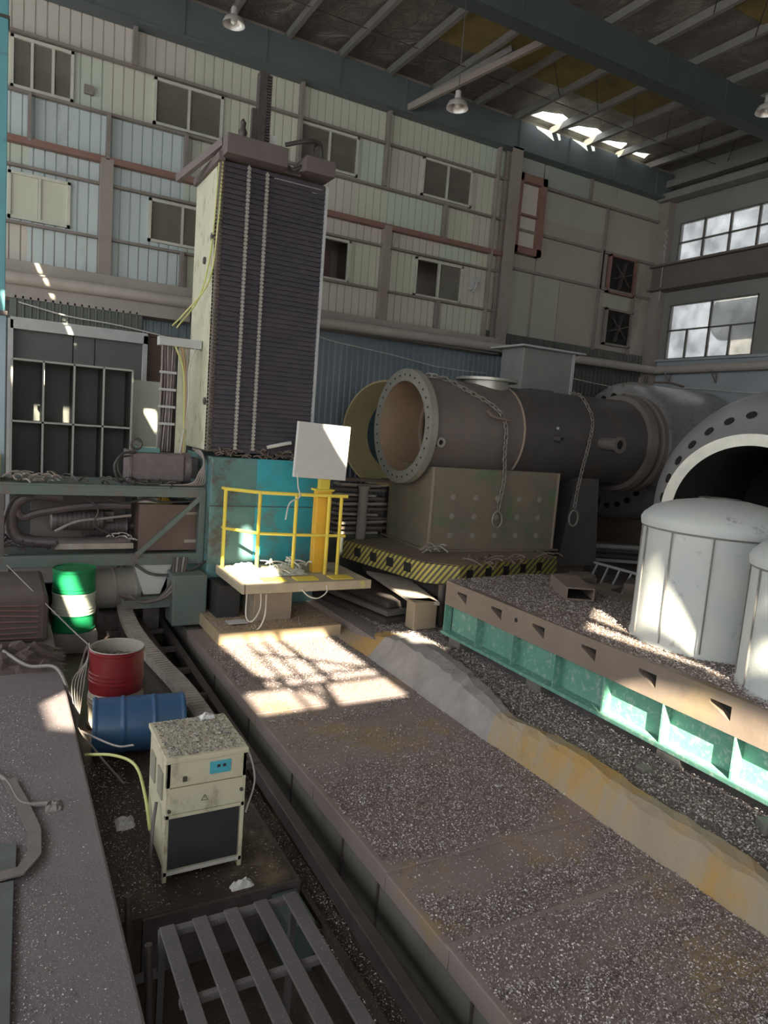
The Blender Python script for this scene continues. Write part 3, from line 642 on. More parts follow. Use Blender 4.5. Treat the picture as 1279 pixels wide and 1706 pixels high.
chips('metal_chips', 'metal chips covering the top of the brown and green machine table', f_table, 40000, .021, 5)
def f_ledge(r): 
    x = r.uniform(-1.2,.6) if r.random()<.5 else r.gauss(.15,.12); y = 2+6*r.random()
    return (x, y, .005) if x < .68 else None
chips('metal_chips', 'metal chips strewn over the dusty concrete ledge at left', f_ledge, 14000, .010, 6)
def f_step(r): return (r.uniform(2.13,2.36), 2+8*r.random(), -.652)
chips('metal_chips', 'metal chips on the step at the foot of the bed', f_step, 6000, .013, 7)
def f_cab(r): return (r.uniform(1.17,1.76), r.uniform(5.09,5.74), .505+.01*r.random())
def f_pit(r): return (r.uniform(.75,1.15) if r.random()<.5 else r.uniform(.75,2.1), r.uniform(4.8,7.2), -.495)
chips('metal_chips', 'metal chips on the dark pit floor around the cabinet', f_pit, 3500, .014, 9)
def f_step2(r): return (r.uniform(2.9,4.85), 9.8+1.6*r.random(), -.062)
chips('metal_chips', 'metal chips lying on the sandy step below the platform', f_step2, 5000, .018, 10)
def f_stack(r): return (r.uniform(5.3,6.5), r.uniform(8.6,10.9), -.04+.03*r.random())
chips('metal_chips', 'metal chips heaped on the floor before the hazard striped plate', f_stack, 12000, .022, 11)
def f_right(r): return (r.uniform(8,14), r.uniform(6,13), -.045)
chips('metal_chips', 'metal chips over the floor behind the white tanks', f_right, 9000, .025, 12)

# ================================================================== MACHINE COLUMN
colm = thing('boring_machine', (3.9,12.1,.5), 'tall dark slatted column of the boring machine on its turquoise saddle', 'machine')
g = G(); g.box(2.72+.3,4.62,11.55,12.85,2.5,6.95); g.box(3.0,3.2,11.45,12.86,2.5,6.98); g.build('casting', cast_m, colm, .02)
def slat_cover():
    g = G(); z = 2.5; n = 58; h = (7.0-2.5)/n
    for k in range(n):
        g.add([(3.06,11.32,z),(4.76,11.32,z),(4.76,11.355,z+h),(3.06,11.355,z+h),(3.06,11.42,z),(4.76,11.42,z),(4.76,11.42,z+h),(3.06,11.42,z+h)],
              [(0,1,2,3),(3,2,6,7),(0,3,7,4),(1,5,6,2)]); z += h
    return g
slat_cover().build('slatted_way_cover', slat_m, colm)
g = G(); z = 2.5
for k in range(76): g.add([(3.06,11.30,z),(3.06,11.55,z),(3.0,11.55,z+.055),(3.0,11.30,z+.055)],[(0,1,2,3)]); g.box(3.0,3.06,11.34,11.55,z,z+.05); z += 4.5/76
g.build('side_slats', slat_r, colm)
g = G(); g.box(4.76,4.80,11.3,12.0,2.5,6.98); g.build('edge_strip', lgrey, colm)
for x0, x1, zt in ((3.42,3.42,6.98),(3.72,3.66,6.95)):
    g = G(); n = 74
    for k in range(n):
        z = 2.55+(zt-2.55)*k/n; x = x0+.0*k
        g.box(x-.028,x+.028,11.24,11.27,z,z+.04); g.box(x-.012,x+.012,11.25,11.265,z+.03,z+.065)
    g.build('drive_chain', steel_l, colm)
g = G(); g.box(3.0,3.98,11.05,11.75,7.03,7.32); g.box(3.98,4.32,11.35,11.6,7.05,7.12); g.build('top_cap', capm, colm, .01)
g = G(); g.box(4.3,4.82,11.1,11.7,7.08,7.32); g.add([(4.3,11.1,7.08),(4.15,11.3,7.06),(4.3,11.1,7.3),(4.15,11.3,7.1)],[(0,1,3,2)]); g.build('end_cap', capm, colm, .01)
g = G(); g.beam((2.62,12.6,6.95),(3.02,11.3,7.25),.08,.12); g.box(2.95,3.05,11.3,12.9,6.98,7.1); g.build('top_brace', capm, colm)
g = G(); g.box(3.58,3.74,11.45,11.6,7.3,8.5)
for k in range(26): g.box(3.70,3.77,11.40,11.47,7.35+k*.043,7.375+k*.043)
g.box(3.50,3.58,11.5,11.58,7.3,7.95); g.build('rack_post', steel_d, colm)
g = G(); g.lathe([(0,.09),(.06,.10),(.1,.05),(.18,.07),(.25,.04),(.32,.05),(.38,.01)],(3.33,11.4,7.32),(0,0,1),12); g.build('top_motor', steel_d, colm)
g = G(); g.box(3.80,3.92,11.5,11.6,7.32,7.62); g.build('white_plate', white_b, colm)
g = G(); g.tube([(4.0,11.3,7.45),(4.3,11.2,7.55),(4.55,11.25,7.6),(4.62,11.3,7.5),(4.63,11.3,7.35)],.035); g.tube([(4.0,11.3,7.15),(4.15,11.2,7.08),(4.3,11.2,7.2)],.03); g.tube([(4.5,11.3,7.32),(4.48,11.3,7.52),(4.55,11.32,7.6)],.025); g.build('top_hoses', rubber, colm)
g = G(); g.tube([(3.03,11.35,7.1),(3.0,11.36,6.0),(2.96,11.6,5.2),(2.7,12.1,4.7),(2.63,12.6,4.55)],.015); g.tube([(3.0,11.45,7.0),(2.98,11.6,5.8),(2.9,11.9,5.0),(2.66,12.4,4.5)],.014); g.build('yellow_hoses', hose_y, colm)
for p in ((3.0,12.05,5.6),(3.0,11.62,5.9),(3.0,11.62,3.3)):
    g = G(); g.cyl((p[0]-.03,p[1],p[2]),(p[0]+.02,p[1],p[2]),.06,n=14); g.build('port', steel_d, colm)
g = G(); g.box(3.04,4.95,11.2,12.9,-.065,2.42)
sad = g.build('saddle', teal_g, colm, .02, 'grey green saddle block')
g = G(); g.box(3.80,4.96,11.17,11.2,.7,2.42); g.build('saddle_cover_plate', teal_b, colm, .005, 'bright turquoise cover plate')
g = G(); g.box(3.03,4.97,11.165,11.18,1.62,1.635); g.build('saddle_seam', steel_d, colm)
# debris on saddle
def heap(name, label, cat, x0, x1, y0, y1, z, n, s, m, seed):
    rnd = random.Random(seed); g = G()
    for i in range(n):
        p = Vector((rnd.uniform(x0,x1), rnd.uniform(y0,y1), z+rnd.random()*s*1.2)); a = rnd.random()*6; l = s*(1+2*rnd.random())
        d = Vector((math.cos(a), math.sin(a), rnd.uniform(-.3,.4)))*l
        g.tube([p-d*.5, p+Vector((0,0,.3*s)), p+d*.5], s*(.07+.10*rnd.random()), 5)
    o = g.build(name, m); tag(o, label, cat, kind='stuff'); return o
heap('scrap_heap', 'tangled swarf and bits on top of the turquoise saddle', 'scrap', 3.1,4.9,11.25,11.32,2.43,60,.10,rust_bits,21)
g = G(); g.tube([(3.95,11.2,2.62),(4.25,11.15,2.70),(4.35,11.15,2.72)],.03); o = g.build('white_strip', white_b); tag(o,'pale plastic strip lying on the swarf above the saddle','strip')
g = G(); g.lathe([(0,.02),(.03,.16),(.16,.19),(.3,.17),(.38,.05)],(4.62,11.1,2.43),(.1,0,1),14); o = g.build('cloth_bundle', pale_teal); tag(o,'grey bundle on the saddle behind the white board','bundle')

# ================================================================== OPERATOR PLATFORM
pl = thing('operator_platform', (4.25,10.4,-.07), 'dusty timber platform with yellow handrail in front of the turquoise saddle', 'platform')
g = G(); g.box(3.2,5.3,9.72,11.15,.58,.65); g.build('deck', plank_m, pl, .01)
g = G(); g.box(3.2,5.3,9.70,9.76,.52,.66); g.box(3.17,3.22,9.7,11.15,.52,.66); g.build('edge_board', plank_m, pl, .005)
g = G()
for x in (3.62,4.15,4.75): g.box(x-.06,x+.30,9.85,10.1,.645,.668)
g.build('yellow_patches', yel, pl)
g = G(); g.box(3.55,4.18,10.25,10.85,-.07,.58); g.build('pedestal', mat('brown pedestal steel',(.33,.26,.19),(.27,.22,.17),3,.6), pl, .01)
RL = [(3.22,10.95),(3.64,10.5),(4.19,10.34),(4.72,10.25),(4.92,10.22)]
G().tube([(3.22,11.12,1.93),(3.22,10.95,1.935)]+[(x,y,1.94) for x,y in RL[1:]]+[(5.02,10.2,1.94)],.028,10,False).build('top_rail', yel, pl)
G().tube([(3.22,11.05,1.30),(3.22,10.95,1.30)]+[(x,y,1.29) for x,y in RL[1:]]+[(5.02,10.2,1.29)],.025,10,False).build('mid_rail', yel, pl)
for x, y in RL: G().cyl((x,y,.65),(x,y,1.93),.030,n=10).build('post', yel, pl)
for x, y in RL[1:3]: G().box(x-.13,x+.13,y-.12,y+.12,.65,.672).build('foot_plate', yel, pl, .004)
ped = thing('control_stand', (4.7,10.45,.65), 'thick yellow post carrying a blank off white board', 'control stand')
G().box(4.56,4.82,10.38,10.54,.65,2.02).build('post', mat('orange yellow paint',(.80,.42,.03),(.75,.46,.06),3,.45), ped, .01)
G().box(4.60,4.78,10.40,10.5,2.0,2.28).build('neck', yel, ped, .005)
G().box(4.52,4.84,10.34,10.56,2.0,2.03).build('collar', yel, ped)
M_ = Matrix.Translation((4.58,10.36,2.64)) @ Matrix.Rotation(R(-1),4,'Z') @ Matrix.Rotation(R(2),4,'Y')
G().box(-.45,.45,-.03,.05,-.44,.44,M_).build('board', white_b, ped, .006)
# plastic bags and cords
def crumple(name, label, cat, cx, cy, cz, sx, sy, sz, m, seed, n=14):
    rnd = random.Random(seed); g = G(); vs = []
    for i in range(n+1):
        for j in range(n+1):
            u, v = i/n*2-1, j/n*2-1; e = max(0, 1-max(abs(u),abs(v))**2)
            vs.append((cx+u*sx+rnd.uniform(-1,1)*sx*.06, cy+v*sy+rnd.uniform(-1,1)*sy*.06, cz+e*sz*(.35+.65*rnd.random())))
    g.add(vs, [(i*(n+1)+j,(i+1)*(n+1)+j,(i+1)*(n+1)+j+1,i*(n+1)+j+1) for i in range(n) for j in range(n)])
    o = g.build(name, m); tag(o, label, cat); return o
crumple('plastic_sheet','crumpled pale blue plastic at the left end of the platform','plastic sheet',3.5,10.55,.66,.28,.3,.16,bag_m,31)
crumple('plastic_sheet','crumpled white plastic in the middle of the platform','plastic sheet',4.12,10.45,.66,.30,.26,.15,mat('white plastic',(.62,.62,.56),(.45,.45,.38),10,.5,0,.4,20),32)
heap('wire_tangle','tangle of thin pale wires on the platform behind the yellow rail','wires',3.9,4.45,10.2,10.7,.7,26,.12,cord_w,33)
for pts, lab in (([(3.25,9.72,.6),(3.24,9.68,.2),(3.33,9.66,.12),(3.45,9.68,.3),(3.46,9.72,.58)],'white cord loop hanging at the left corner of the platform'),
                 ([(4.1,9.7,.56),(4.2,9.66,.46),(4.35,9.64,.42),(4.5,9.66,.5),(4.52,9.7,.6)],'white cord loop hanging under the platform front edge'),
                 ([(3.55,9.72,.5),(3.56,9.75,.2),(3.52,9.8,.0),(3.45,9.85,-.1)],'thin white cord dangling to the sandy step'),
                 ([(4.03,9.98,2.3),(4.05,9.97,2.1),(4.07,9.93,1.95),(3.9,9.9,1.85),(3.85,9.9,1.6)],'thin white wire hanging from the board over the rail')):
    o = G().tube(pts,.011,6).build('cord', cord_w); tag(o, lab, 'cord')
o = G().box(3.12,3.42,10.1,10.3,-.235,-.225).build('paper_sheet', white_b); tag(o,'white card lying on the step left of the pedestal','card')
o.location.z += .19

# ================================================================== LEFT FRAME (truss) with gear
fr = thing('equipment_frame', (1.5,11.7,.6), 'green grey steel frame shelf cantilevered left of the machine', 'steel frame')
G().box(-2.0,3.03,11.45,11.56,1.72,1.86).build('top_beam', green_f, fr, .006)
G().box(-2.0,3.03,11.45,12.7,1.86,1.89).build('deck_plate', green_f, fr, .004)
G().box(-2.0,3.03,11.45,11.56,.62,.80).build('bottom_beam', green_f, fr, .006)
G().box(-2.0,3.03,12.5,12.6,.62,.80).build('rear_beam', green_f, fr, .006)
G().box(2.93,3.03,11.42,11.56,.62,1.86).build('upright', green_f, fr, .006)
G().box(.05,.12,11.46,11.55,.8,1.72).build('upright', dark_m, fr, .004)
G().beam((1.95,11.44,.76),(2.97,11.44,1.75),.07,.07).build('diagonal_brace', green_f, fr, .004)
# brown tank in frame
bt = thing('brown_tank', (2.55,12,.82), 'brown rectangular tank inside the right end of the frame', 'tank')
G().box(2.02,3.0,11.62,12.4,.82,1.58).build('body', brown_b, bt, .01)
G().box(2.75,2.95,11.60,11.62,1.42,1.46).build('name_plate', grease, bt); G().box(2.75,2.95,11.60,11.62,.95,1.0).build('lower_plate', grease, bt)
o = crumple('ochre_cloth','ochre yellow cloth lump on top of the brown tank','cloth',2.4,11.8,1.58,.16,.12,.15,mat('ochre cloth',(.50,.34,.05),(.40,.27,.05),6,.8),35)
def motor(x0, x1, y, z, r, label, m=dark_m, fins=10):
    t = thing('electric_motor', (x0,y,z-r), label, 'motor')
    prof = [(0,r*.55),(.02,r*.95)]; L_ = x1-x0
    for k in range(fins):
        a = .05+(L_-.12)*k/fins; prof += [(a,r),(a+(L_-.12)/fins*.5,r),(a+(L_-.12)/fins*.55,r*.92),(a+(L_-.12)/fins*.95,r*.92)]
    prof += [(L_-.05,r*.98),(L_,r*.6)]
    G().lathe(prof,(x0,y,z),(1,0,0),20).build('housing', m, t)
    G().box((x0+x1)/2-.1,(x0+x1)/2+.1,y-.08,y+.08,z+r*.9,z+r*1.3).build('terminal_box', m, t, .005)
    G().cyl((x1-.02,y,z),(x1+.12,y,z),r*.35,n=12).build('shaft', steel_d, t); return t
motor(.75,1.55,11.9,1.28,.17,'dark finned motor lying in the middle of the frame')
motor(1.25,1.95,12.1,1.15,.19,'dark motor behind the finned motor, next to the brown tank')
t_ = thing('hydraulic_pipework',(1.2,12,.82),'dark purple pipe bends and hoses in the left of the frame','pipework')
G().tube([(1.9,11.7,1.55),(1.2,11.7,1.52),(.6,11.7,1.42),(.35,11.7,1.35),(.25,11.7,1.6)],.06).build('upper_pipe', dark_m, t_)
G().tube([(.9,11.75,1.66),(.45,11.7,1.68),(.22,11.7,1.45),(.25,11.7,1.1),(.5,11.7,.98),(1.2,11.7,.95),(1.9,11.7,.97)],.09,12).build('return_bend', dark_m, t_)
G().tube([(1.9,11.6,1.4),(1.5,11.6,1.35),(1.1,11.58,1.3),(.8,11.6,1.15)],.022).build('grey_hose', hose_g, t_)
G().tube([(.1,11.6,.95),(.12,11.6,1.3),(.25,11.6,1.65),(.5,11.6,1.68)],.02).build('black_hose', rubber, t_)
G().tube([(1.5,11.65,1.66),(1.8,11.6,1.6),(2.1,11.6,1.66),(2.4,11.6,1.62),(2.9,11.6,1.65)],.02).build('black_hose', rubber, t_)
G().tube([(1.2,11.6,1.7),(1.4,11.55,1.5),(1.35,11.55,1.25),(1.6,11.55,1.1)],.015).build('black_hose', rubber, t_)
G().cyl((2.0,11.65,1.64),(2.3,11.65,1.64),.05,n=12).build('valve_body', steel_l, t_)
G().box(.8,1.95,11.6,12.1,.86,.95).build('sump_tray', grease, t_, .005)
heap('scrap_heap','greasy clutter of hoses and fittings at the left end of the frame','scrap',-.2,.9,11.65,12,.85,34,.14,dark_m,36)
heap('scrap_heap','small pale rags and bits on the tray in the frame','scrap',1.5,1.95,11.62,11.8,.98,14,.08,cord_w,37)
o = G().box(.5,1.9,12.42,12.46,.85,1.7).build('back_sheet', mat('dull pinkish sheet',(.24,.205,.19),(.20,.17,.16),2,.8)); tag(o,'dull grey sheet hanging behind the pipework in the frame','sheet')
# motor on top of frame
mt = thing('spindle_motor', (2.35,12.0,1.89), 'dusty purple brown motor with lifting eye on top of the frame', 'motor')
G().box(1.86,2.74,11.72,12.15,1.95,2.40).build('housing', mot_m, mt, .03)
G().box(2.0,2.35,11.8,12.08,2.40,2.48).build('terminal_box', teal_g, mt, .01)
G().box(1.84,1.90,11.68,12.19,1.92,2.43).build('end_flange', mot_m, mt, .01)
G().cyl((2.74,11.93,2.16),(2.84,11.93,2.16),.26,n=24).build('face_flange', mot_m, mt)
G().torus((1.97,11.8,2.53),(0,1,0),.08,.022).build('lifting_eye', steel_d, mt)
G().box(2.84,2.97,11.8,12.1,2.0,2.35).build('gear_end', steel_d, mt, .01)
G().tube([(1.95,11.7,2.40),(1.75,11.6,2.38),(1.62,11.55,2.2),(1.66,11.55,2.0),(1.75,11.6,1.92)],.02).build('cable', rubber, mt)
G().tube([(1.9,11.7,2.35),(1.70,11.6,2.30),(1.68,11.55,2.1),(1.85,11.55,1.94),(2.3,11.5,1.93)],.015).build('cable', rubber, mt)
for k in range(5):
    G().tube([(2.9,11.9,2.5),(2.96+.01*k,11.5,2.45-.03*k),(2.98-.02*k,11.4,2.15),(2.98-.05*k,11.45,1.95),(2.7-.1*k,11.6,1.9)],.013).build('cable', hose_g, mt)
heap('scrap_heap','rags and chips on the left of the frame top','scrap',.1,.85,11.5,11.9,1.9,30,.10,grease,38)
heap('scrap_heap','thin rods and chips lying on the frame deck before the pigeonholes','scrap',.8,2.6,11.5,11.7,1.9,26,.09,steel_d,39)

# cable tree beside column: cable carrier
cc = thing('cable_carrier', (2.6,12.05,1.89), 'vertical bundle of cables clamped in a rack beside the column', 'cable rack')
G().box(2.30,2.985,11.95,12.15,4.15,4.29).build('top_bracket', lgrey, cc, .005)
for z in (3.70,3.42,3.14,2.86): G().box(2.33,2.60,11.98,12.02,z,z+.04).build('clamp_bar', lgrey, cc)
for k in range(6): G().tube([(2.37+.042*k,12.05,4.2),(2.37+.042*k+.02*math.sin(k),12.05,3.4),(2.34+.042*k,12.05,2.42)],.016,6).build('cable', dark_m if k % 2 else hose_g, cc)
for k in range(4): G().tube([(2.56+.11*k,12.0,4.17),(2.70+.03*k,11.98,3.80),(2.74+.02*k,11.98,3.25),(2.76-.02*k,11.98,2.42)],.018,6).build('cable', [hose_y,mat('orange hose',(.42,.25,.12),(.35,.22,.1),5,.5),hose_g,cord_w][k], cc)
G().box(2.64,2.82,12.06,12.11,2.0,4.15).build('back_plate', cast_m, cc)

# pigeonhole cabinet
pg = thing('pigeonhole_cabinet', (1.25,14,-.05), 'grey green steel cabinet of eight open compartments behind the frame', 'shelf cabinet')
x0, x1, y0, y1, z0, z1 = .22, 2.12, 13.3, 14.05, 1.74, 3.76
G().box(x0,x1,y1,y1+.02,z0,z1).build('back_panel', cab_grey, pg)
for k in range(5):
    x = x0+(x1-x0)*k/4; u_ = G().box(x-.010,x+.010,y0+.012,y1,z0,z1).build('upright_panel', cab_grey, pg); G().box(x-.016,x+.016,y0,y0+.012,z0,z1).build('front_edge', cab_edge, u_)
for z, nm_ in ((z0,'bottom_shelf'),(2.72,'middle_shelf'),(z1-.02,'top_panel')): u_ = G().box(x0,x1,y0+.012,y1,z,z+.022).build(nm_, cab_mid if nm_ != 'top_panel' else cab_edge, pg); G().box(x0,x1,y0,y0+.012,z-.004,z+.028).build('front_edge', cab_edge, u_)
for x in (x0,x1-.06):
    for y in (y0,y1-.06): G().box(x,x+.06,y,y+.06,-.05,z0).build('leg', cab_grey, pg)
o = G().box(2.22,2.76,13.95,14.0,1.7,3.62).build('gridded_panel', mat('creamy quilted sheet',(.58,.60,.50),(.52,.54,.46),6,.6,0,.3,12)); tag(o,'creamy white panel leaning between the pigeonholes and the cable rack','panel')
g = G(); g.tube([(.35,15.4,4.92),(1.2,15.4,4.78),(2.0,15.4,4.74),(2.8,15.4,4.66),(4.0,15.4,4.5)],.014,6); o = g.build('cable', cord_w); tag(o,'white cable strung across the wall above the grey door','cable')
g = G(); g.tube([(5.8,15.5,5.02),(6.4,15.5,5.1),(7.0,15.5,5.02),(8.5,15.5,4.9),(10.0,15.5,4.75),(11.5,15.5,4.75)],.014,6); o = g.build('cable', cord_w); tag(o,'white cable strung across the blue grey corrugated wall','cable')
g = G(); g.tube([(13.8,15.5,5.0),(15,15.5,4.9),(16.5,15.5,4.85),(17.8,15.3,5.0),(17.9,13.5,4.9),(17.9,12,4.8),(17.9,10.5,4.9)],.014,6); o = g.build('cable', cord_w); tag(o,'white cable running along the walls near the corner','cable')

# left blue column
t_ = thing('crane_column', (-.1,12.1,-.05), 'light teal steel column at the far left edge', 'column')
G().box(-.12,.10,12.0,12.3,4.35,11.3).build('upper_shaft', teal_m, t_, .01); G().box(-.15,.13,11.95,12.35,4.3,4.36).build('joint_plate', steel_d, t_)
G().box(-.14,.12,12.0,12.3,1.9,4.3).build('lower_shaft', pale_teal, t_, .01)
G().box(-.135,.115,11.98,12.32,8.35,8.39).build('band', steel_d, t_)
o = G().box(-.25,.06,11.6,11.95,1.9,2.28).build('yellow_box', yel); tag(o,'small yellow box at the far left edge on the frame','box')

# ================================================================== DRUMS
def drum(name, label, o0, ax, r, h, bands, lid=None, ref=None, grp=None, openr=False):
    t = thing(name, o0, label, 'drum', grp)
    prof = []; 
    def rr(s):
        v = r
        for c in ((.33,.66) if name != 'oil_drum' or 'blue' in label or 'beige' in label else (.28,.33,.38,.60,.65,.70)):
            if abs(s-c*h) < .013: v = r+.010
        for c in ((.03,.97)): 
            if abs(s-c*h) < .015: v = r+.010
        return v
    N_ = 60
    cuts = [b_[0]*h for b_ in bands]+[h]
    for i, (f0, m_) in enumerate(bands):
        a, b_ = cuts[i], cuts[i+1]; pr = []
        for k in range(N_+1):
            s_ = a+(b_-a)*k/N_; pr.append((s_, rr(s_)))
        G().lathe(pr, o0, ax, 36, cap=False).build('shell' if i == 0 else 'painted_band', m_, t)
    A = Vector(ax).normalized()
    G().cyl(Vector(o0), Vector(o0)+A*.01, r, n=36).build('bottom', bands[0][1], t)
    if openr:
        G().lathe([(h,r+.005),(h+.01,r),(h,r-.02),(h*.78,r-.02),(h*.78,.0)], o0, ax, 36, cap=False).build('open_rim', beige_m, t)
    else: G().lathe([(h-.012,r-.005),(h-.012,0)], o0, ax, 36, cap=False).build('lid', lid or bands[-1][1], t)
    return t
drum('oil_drum','open red and white steel drum full of swarf beside the drag chain',(1.23,8.14,-.5),(0,0,1),.29,.90,[(0,drumw),(.46,red_m)],openr=True)
def f_dr(r):
    a = r.random()*6.283; q = .26*math.sqrt(r.random()); return (1.23+q*math.cos(a), 8.14+q*math.sin(a), .232+.03*r.random())
chips('metal_chips','swarf filling the open red drum',f_dr,1800,.02,13)
drum('oil_drum','green and white striped drum under the frame at left',(1.03,10.95,-.2),(0,0,1),.29,.92,[(0,drumg),(.28,drumwh),(.62,drumg)])
o = G().box(.74,1.34,10.66,11.26,-.5,-.2).build('concrete_block', conc_g, bevel=.02); tag(o,'rough block the green and white drum stands on','block')
drum('oil_drum','blue plastic drum lying on its side behind the cream cabinet',(.90,7.42,-.20),(1,-.12,0),.285,.92,[(0,blue_m)])
drum('oil_drum','beige drum lying under the frame behind the drag chain',(1.35,11.9,.15),(1,.1,0),.33,1.0,[(0,beige_m)])
o = G().box(1.5,2.0,11.5,12.1,-.5,-.18).build('support_block', steel_d); tag(o,'dark support under the beige drum','block')
t_ = thing('chip_chute',(2.3,11.6,-.3),'pale grey sheet metal chute under the frame','chute')
G().add([(1.95,11.5,.62),(2.55,11.5,.62),(2.35,11.4,.15),(2.1,11.4,.15),(1.95,11.9,.62),(2.55,11.9,.62),(2.35,11.8,.15),(2.1,11.8,.15)],[(0,1,2,3),(4,7,6,5),(0,3,7,4),(1,5,6,2),(3,2,6,7)]).build('hopper', mat('pale sheet metal',(.50,.49,.46),(.42,.41,.38),4,.5,.2), t_)
G().box(1.75,2.85,11.1,11.3,.0,.14).build('tray', green_f, t_, .005)
G().box(2.1,2.35,11.4,11.8,-.5,.15).build('leg', steel_d, t_)
for k in range(5):
    pts = [(2.75-.05*k,11.35,.75),(2.62-.04*k,11.1,.42),(2.35-.03*k,10.95,.2),(2.0-.02*k,10.95,.14+.01*k),(1.85-.04*k,11.1,.22)]
    o = G().tube(pts,.018,7).build('hose', hose_g if k % 2 else dark_m); tag(o,'greasy hose looping under the right end of the frame','hose','hoses looping under the frame')
o = G().tube([(1.95,11.4,.64),(2.2,11.3,.5),(2.6,11.25,.5),(2.9,11.25,.62),(3.05,11.3,.7)],.022,7).build('hose', rubber); tag(o,'black hose crossing in front of the pale chute','hose')
o = G().box(2.45,2.98,10.9,11.4,-.26,.55).build('gear_box', green_f, bevel=.015); tag(o,'grey green gearbox housing at the foot of the saddle left side','gearbox')
o = G().box(3.05,3.42,10.55,11.15,-.07,.45).build('drive_box', mesh_m, bevel=.01); tag(o,'black box in the shadow under the platform left side','box')
o = crumple('ochre_sack','crumpled yellow sack on the pit floor behind the red drum','sack',1.45,9.6,-.5,.22,.3,.22,mat('dull yellow sack',(.36,.30,.06),(.26,.22,.06),5,.7),40)

# drag chain
dc = thing('drag_chain', (1.9,10,-.5), 'pale slatted cable drag chain curving along the trench', 'drag chain')
path = catmull([(1.95,12.7,-.1),(1.87,11.9,-.12),(1.80,10.6,-.14),(1.86,9.3,-.16),(1.98,8.2,-.18),(2.02,7.2,-.2)], 14)
g = G()
for a, b in zip(path, path[1:]):
    d = (b-a).normalized(); g.beam(a+d*.006, b-d*.008, .22, .09)
    g.beam(a+(b-a)*.3+Vector((0,0,.05)), a+(b-a)*.7+Vector((0,0,.05)), .18, .02)
g.build('links', mat('dusty chain link',(.42,.37,.33),(.30,.26,.23),8,.6,.1), dc)
g = G(); g.box(1.75,2.1,7.3,12.6,-.5,-.27); g.build('trough', steel_d, dc)

# ================================================================== CREAM CABINET
cb = thing('chiller_cabinet', (1.46,5.4,-.5), 'grimy cream metal cabinet with black grille standing in the pit', 'cabinet')
a, b, c, d = 1.15, 1.77, 5.07, 5.75
G().box(a+.01,b-.01,c+.02,d,-.42,.47).build('body', cabinet_m, cb, .004)
G().box(a-.01,b+.01,c-.01,d+.01,.465,.505).build('top', cabinet_m, cb, .005)
G().box(a,b,c,c+.03,.27,.465).build('control_fascia', cabinet_m, cb, .003)
G().box(a+.02,b-.02,c-.004,c+.03,.055,.262).build('access_panel', cabinet_m, cb, .003)
G().box(a+.03,b-.04,c+.004,c+.03,-.40,.02).build('grille', mesh_m, cb)
for x in (a,b-.03): G().box(x,x+.03,c,c+.05,-.5,.47).build('corner_post', cabinet_m, cb, .003)
G().box(a,b,c,c+.03,-.445,-.415).build('bottom_rail', cord_w, cb); G().box(a,b,c,c+.03,.02,.05).build('middle_rail', cabinet_m, cb)
G().box(1.475,1.64,c-.012,c,.335,.435).build('display_panel', cyan_m, cb, .003)
for x in (1.53,1.575): G().box(x,x+.022,c-.02,c-.012,.388,.408).build('button', mesh_m, cb)
G().box(1.27,1.30,c-.02,c,.315,.35).build('switch', steel_d, cb)
for p in ((1.175,.09),(1.735,.165)): G().cyl((p[0],c-.02,p[1]),(p[0],c,p[1]),.014,n=10).build('lock', steel_d, cb)
g = G(); P3 = [(1.42,.13),(1.47,.13),(1.445,.175)]
for i in range(3):
    p, q = P3[i], P3[(i+1) % 3]; g.cyl((p[0],c-.006,p[1]),(q[0],c-.006,q[1]),.0025,n=6)
g.cyl((1.445,c-.006,.143),(1.445,c-.006,.16),.002,n=6); g.build('warning_triangle', steel_d, cb)
for y in (5.22,5.5): G().box(a-.004,a+.02,y,y+.16,.10,.32).build('side_vent', mat('vent shade',(.30,.28,.22),(.24,.22,.17),4,.7), cb)
for x in (a+.03,b-.08):
    for y in (c+.05,d-.1): G().box(x,x+.05,y,y+.05,-.5,-.42).build('foot', steel_d, cb)
chips('metal_chips','swarf covering the top of the cream cabinet',f_cab,3200,.014,8)
o = G().box(.95,2.15,4.72,5.95,-.95,-.505).build('cabinet_plinth', steel_d); tag(o,'dark plinth under the cream cabinet','plinth')
for pts, lab in (([(1.13,5.3,.05),(1.09,5.2,-.1),(1.07,5.15,-.35),(1.08,5.2,-.48)],'dark hose running down the left side of the cream cabinet'),
                 ([(.75,6.6,-.1),(.95,6.3,.0),(1.08,5.95,.05),(1.12,5.7,-.1),(1.13,5.5,-.3)],'yellowish hose draped over to the cream cabinet'),
                 ([(1.85,5.9,.3),(1.95,5.7,.25),(2.0,5.5,.0),(1.9,5.4,-.25)],'thin pale cord right of the cream cabinet')):
    o = G().tube(pts,.008 if 'pale' in lab else .013,7).build('hose', hose_y if 'yellow' in lab else (cord_w if 'pale' in lab else dark_m)); tag(o, lab, 'hose')
o = crumple('white_rag','small white rag on the back edge of the cabinet top','rag',1.62,5.72,.505,.07,.05,.06,white_b,41,6)
o = G().box(1.9,2.1,4.3,4.7,-.95,-.55).build('oily_box',mat('dark green metal',(.06,.09,.08),(.09,.11,.10),4,.4,.2)); tag(o,'dark green box between the cabinet foot and the slatted rack','box')
crumple('white_rag','crumpled white paper at the foot of the cabinet','paper',1.70,4.82,-.5,.09,.04,.07,white_b,42,6)
crumple('white_rag','white paper scrap left of the blue drum foot','paper',1.02,6.0,-.5,.08,.1,.06,white_b,43,6)

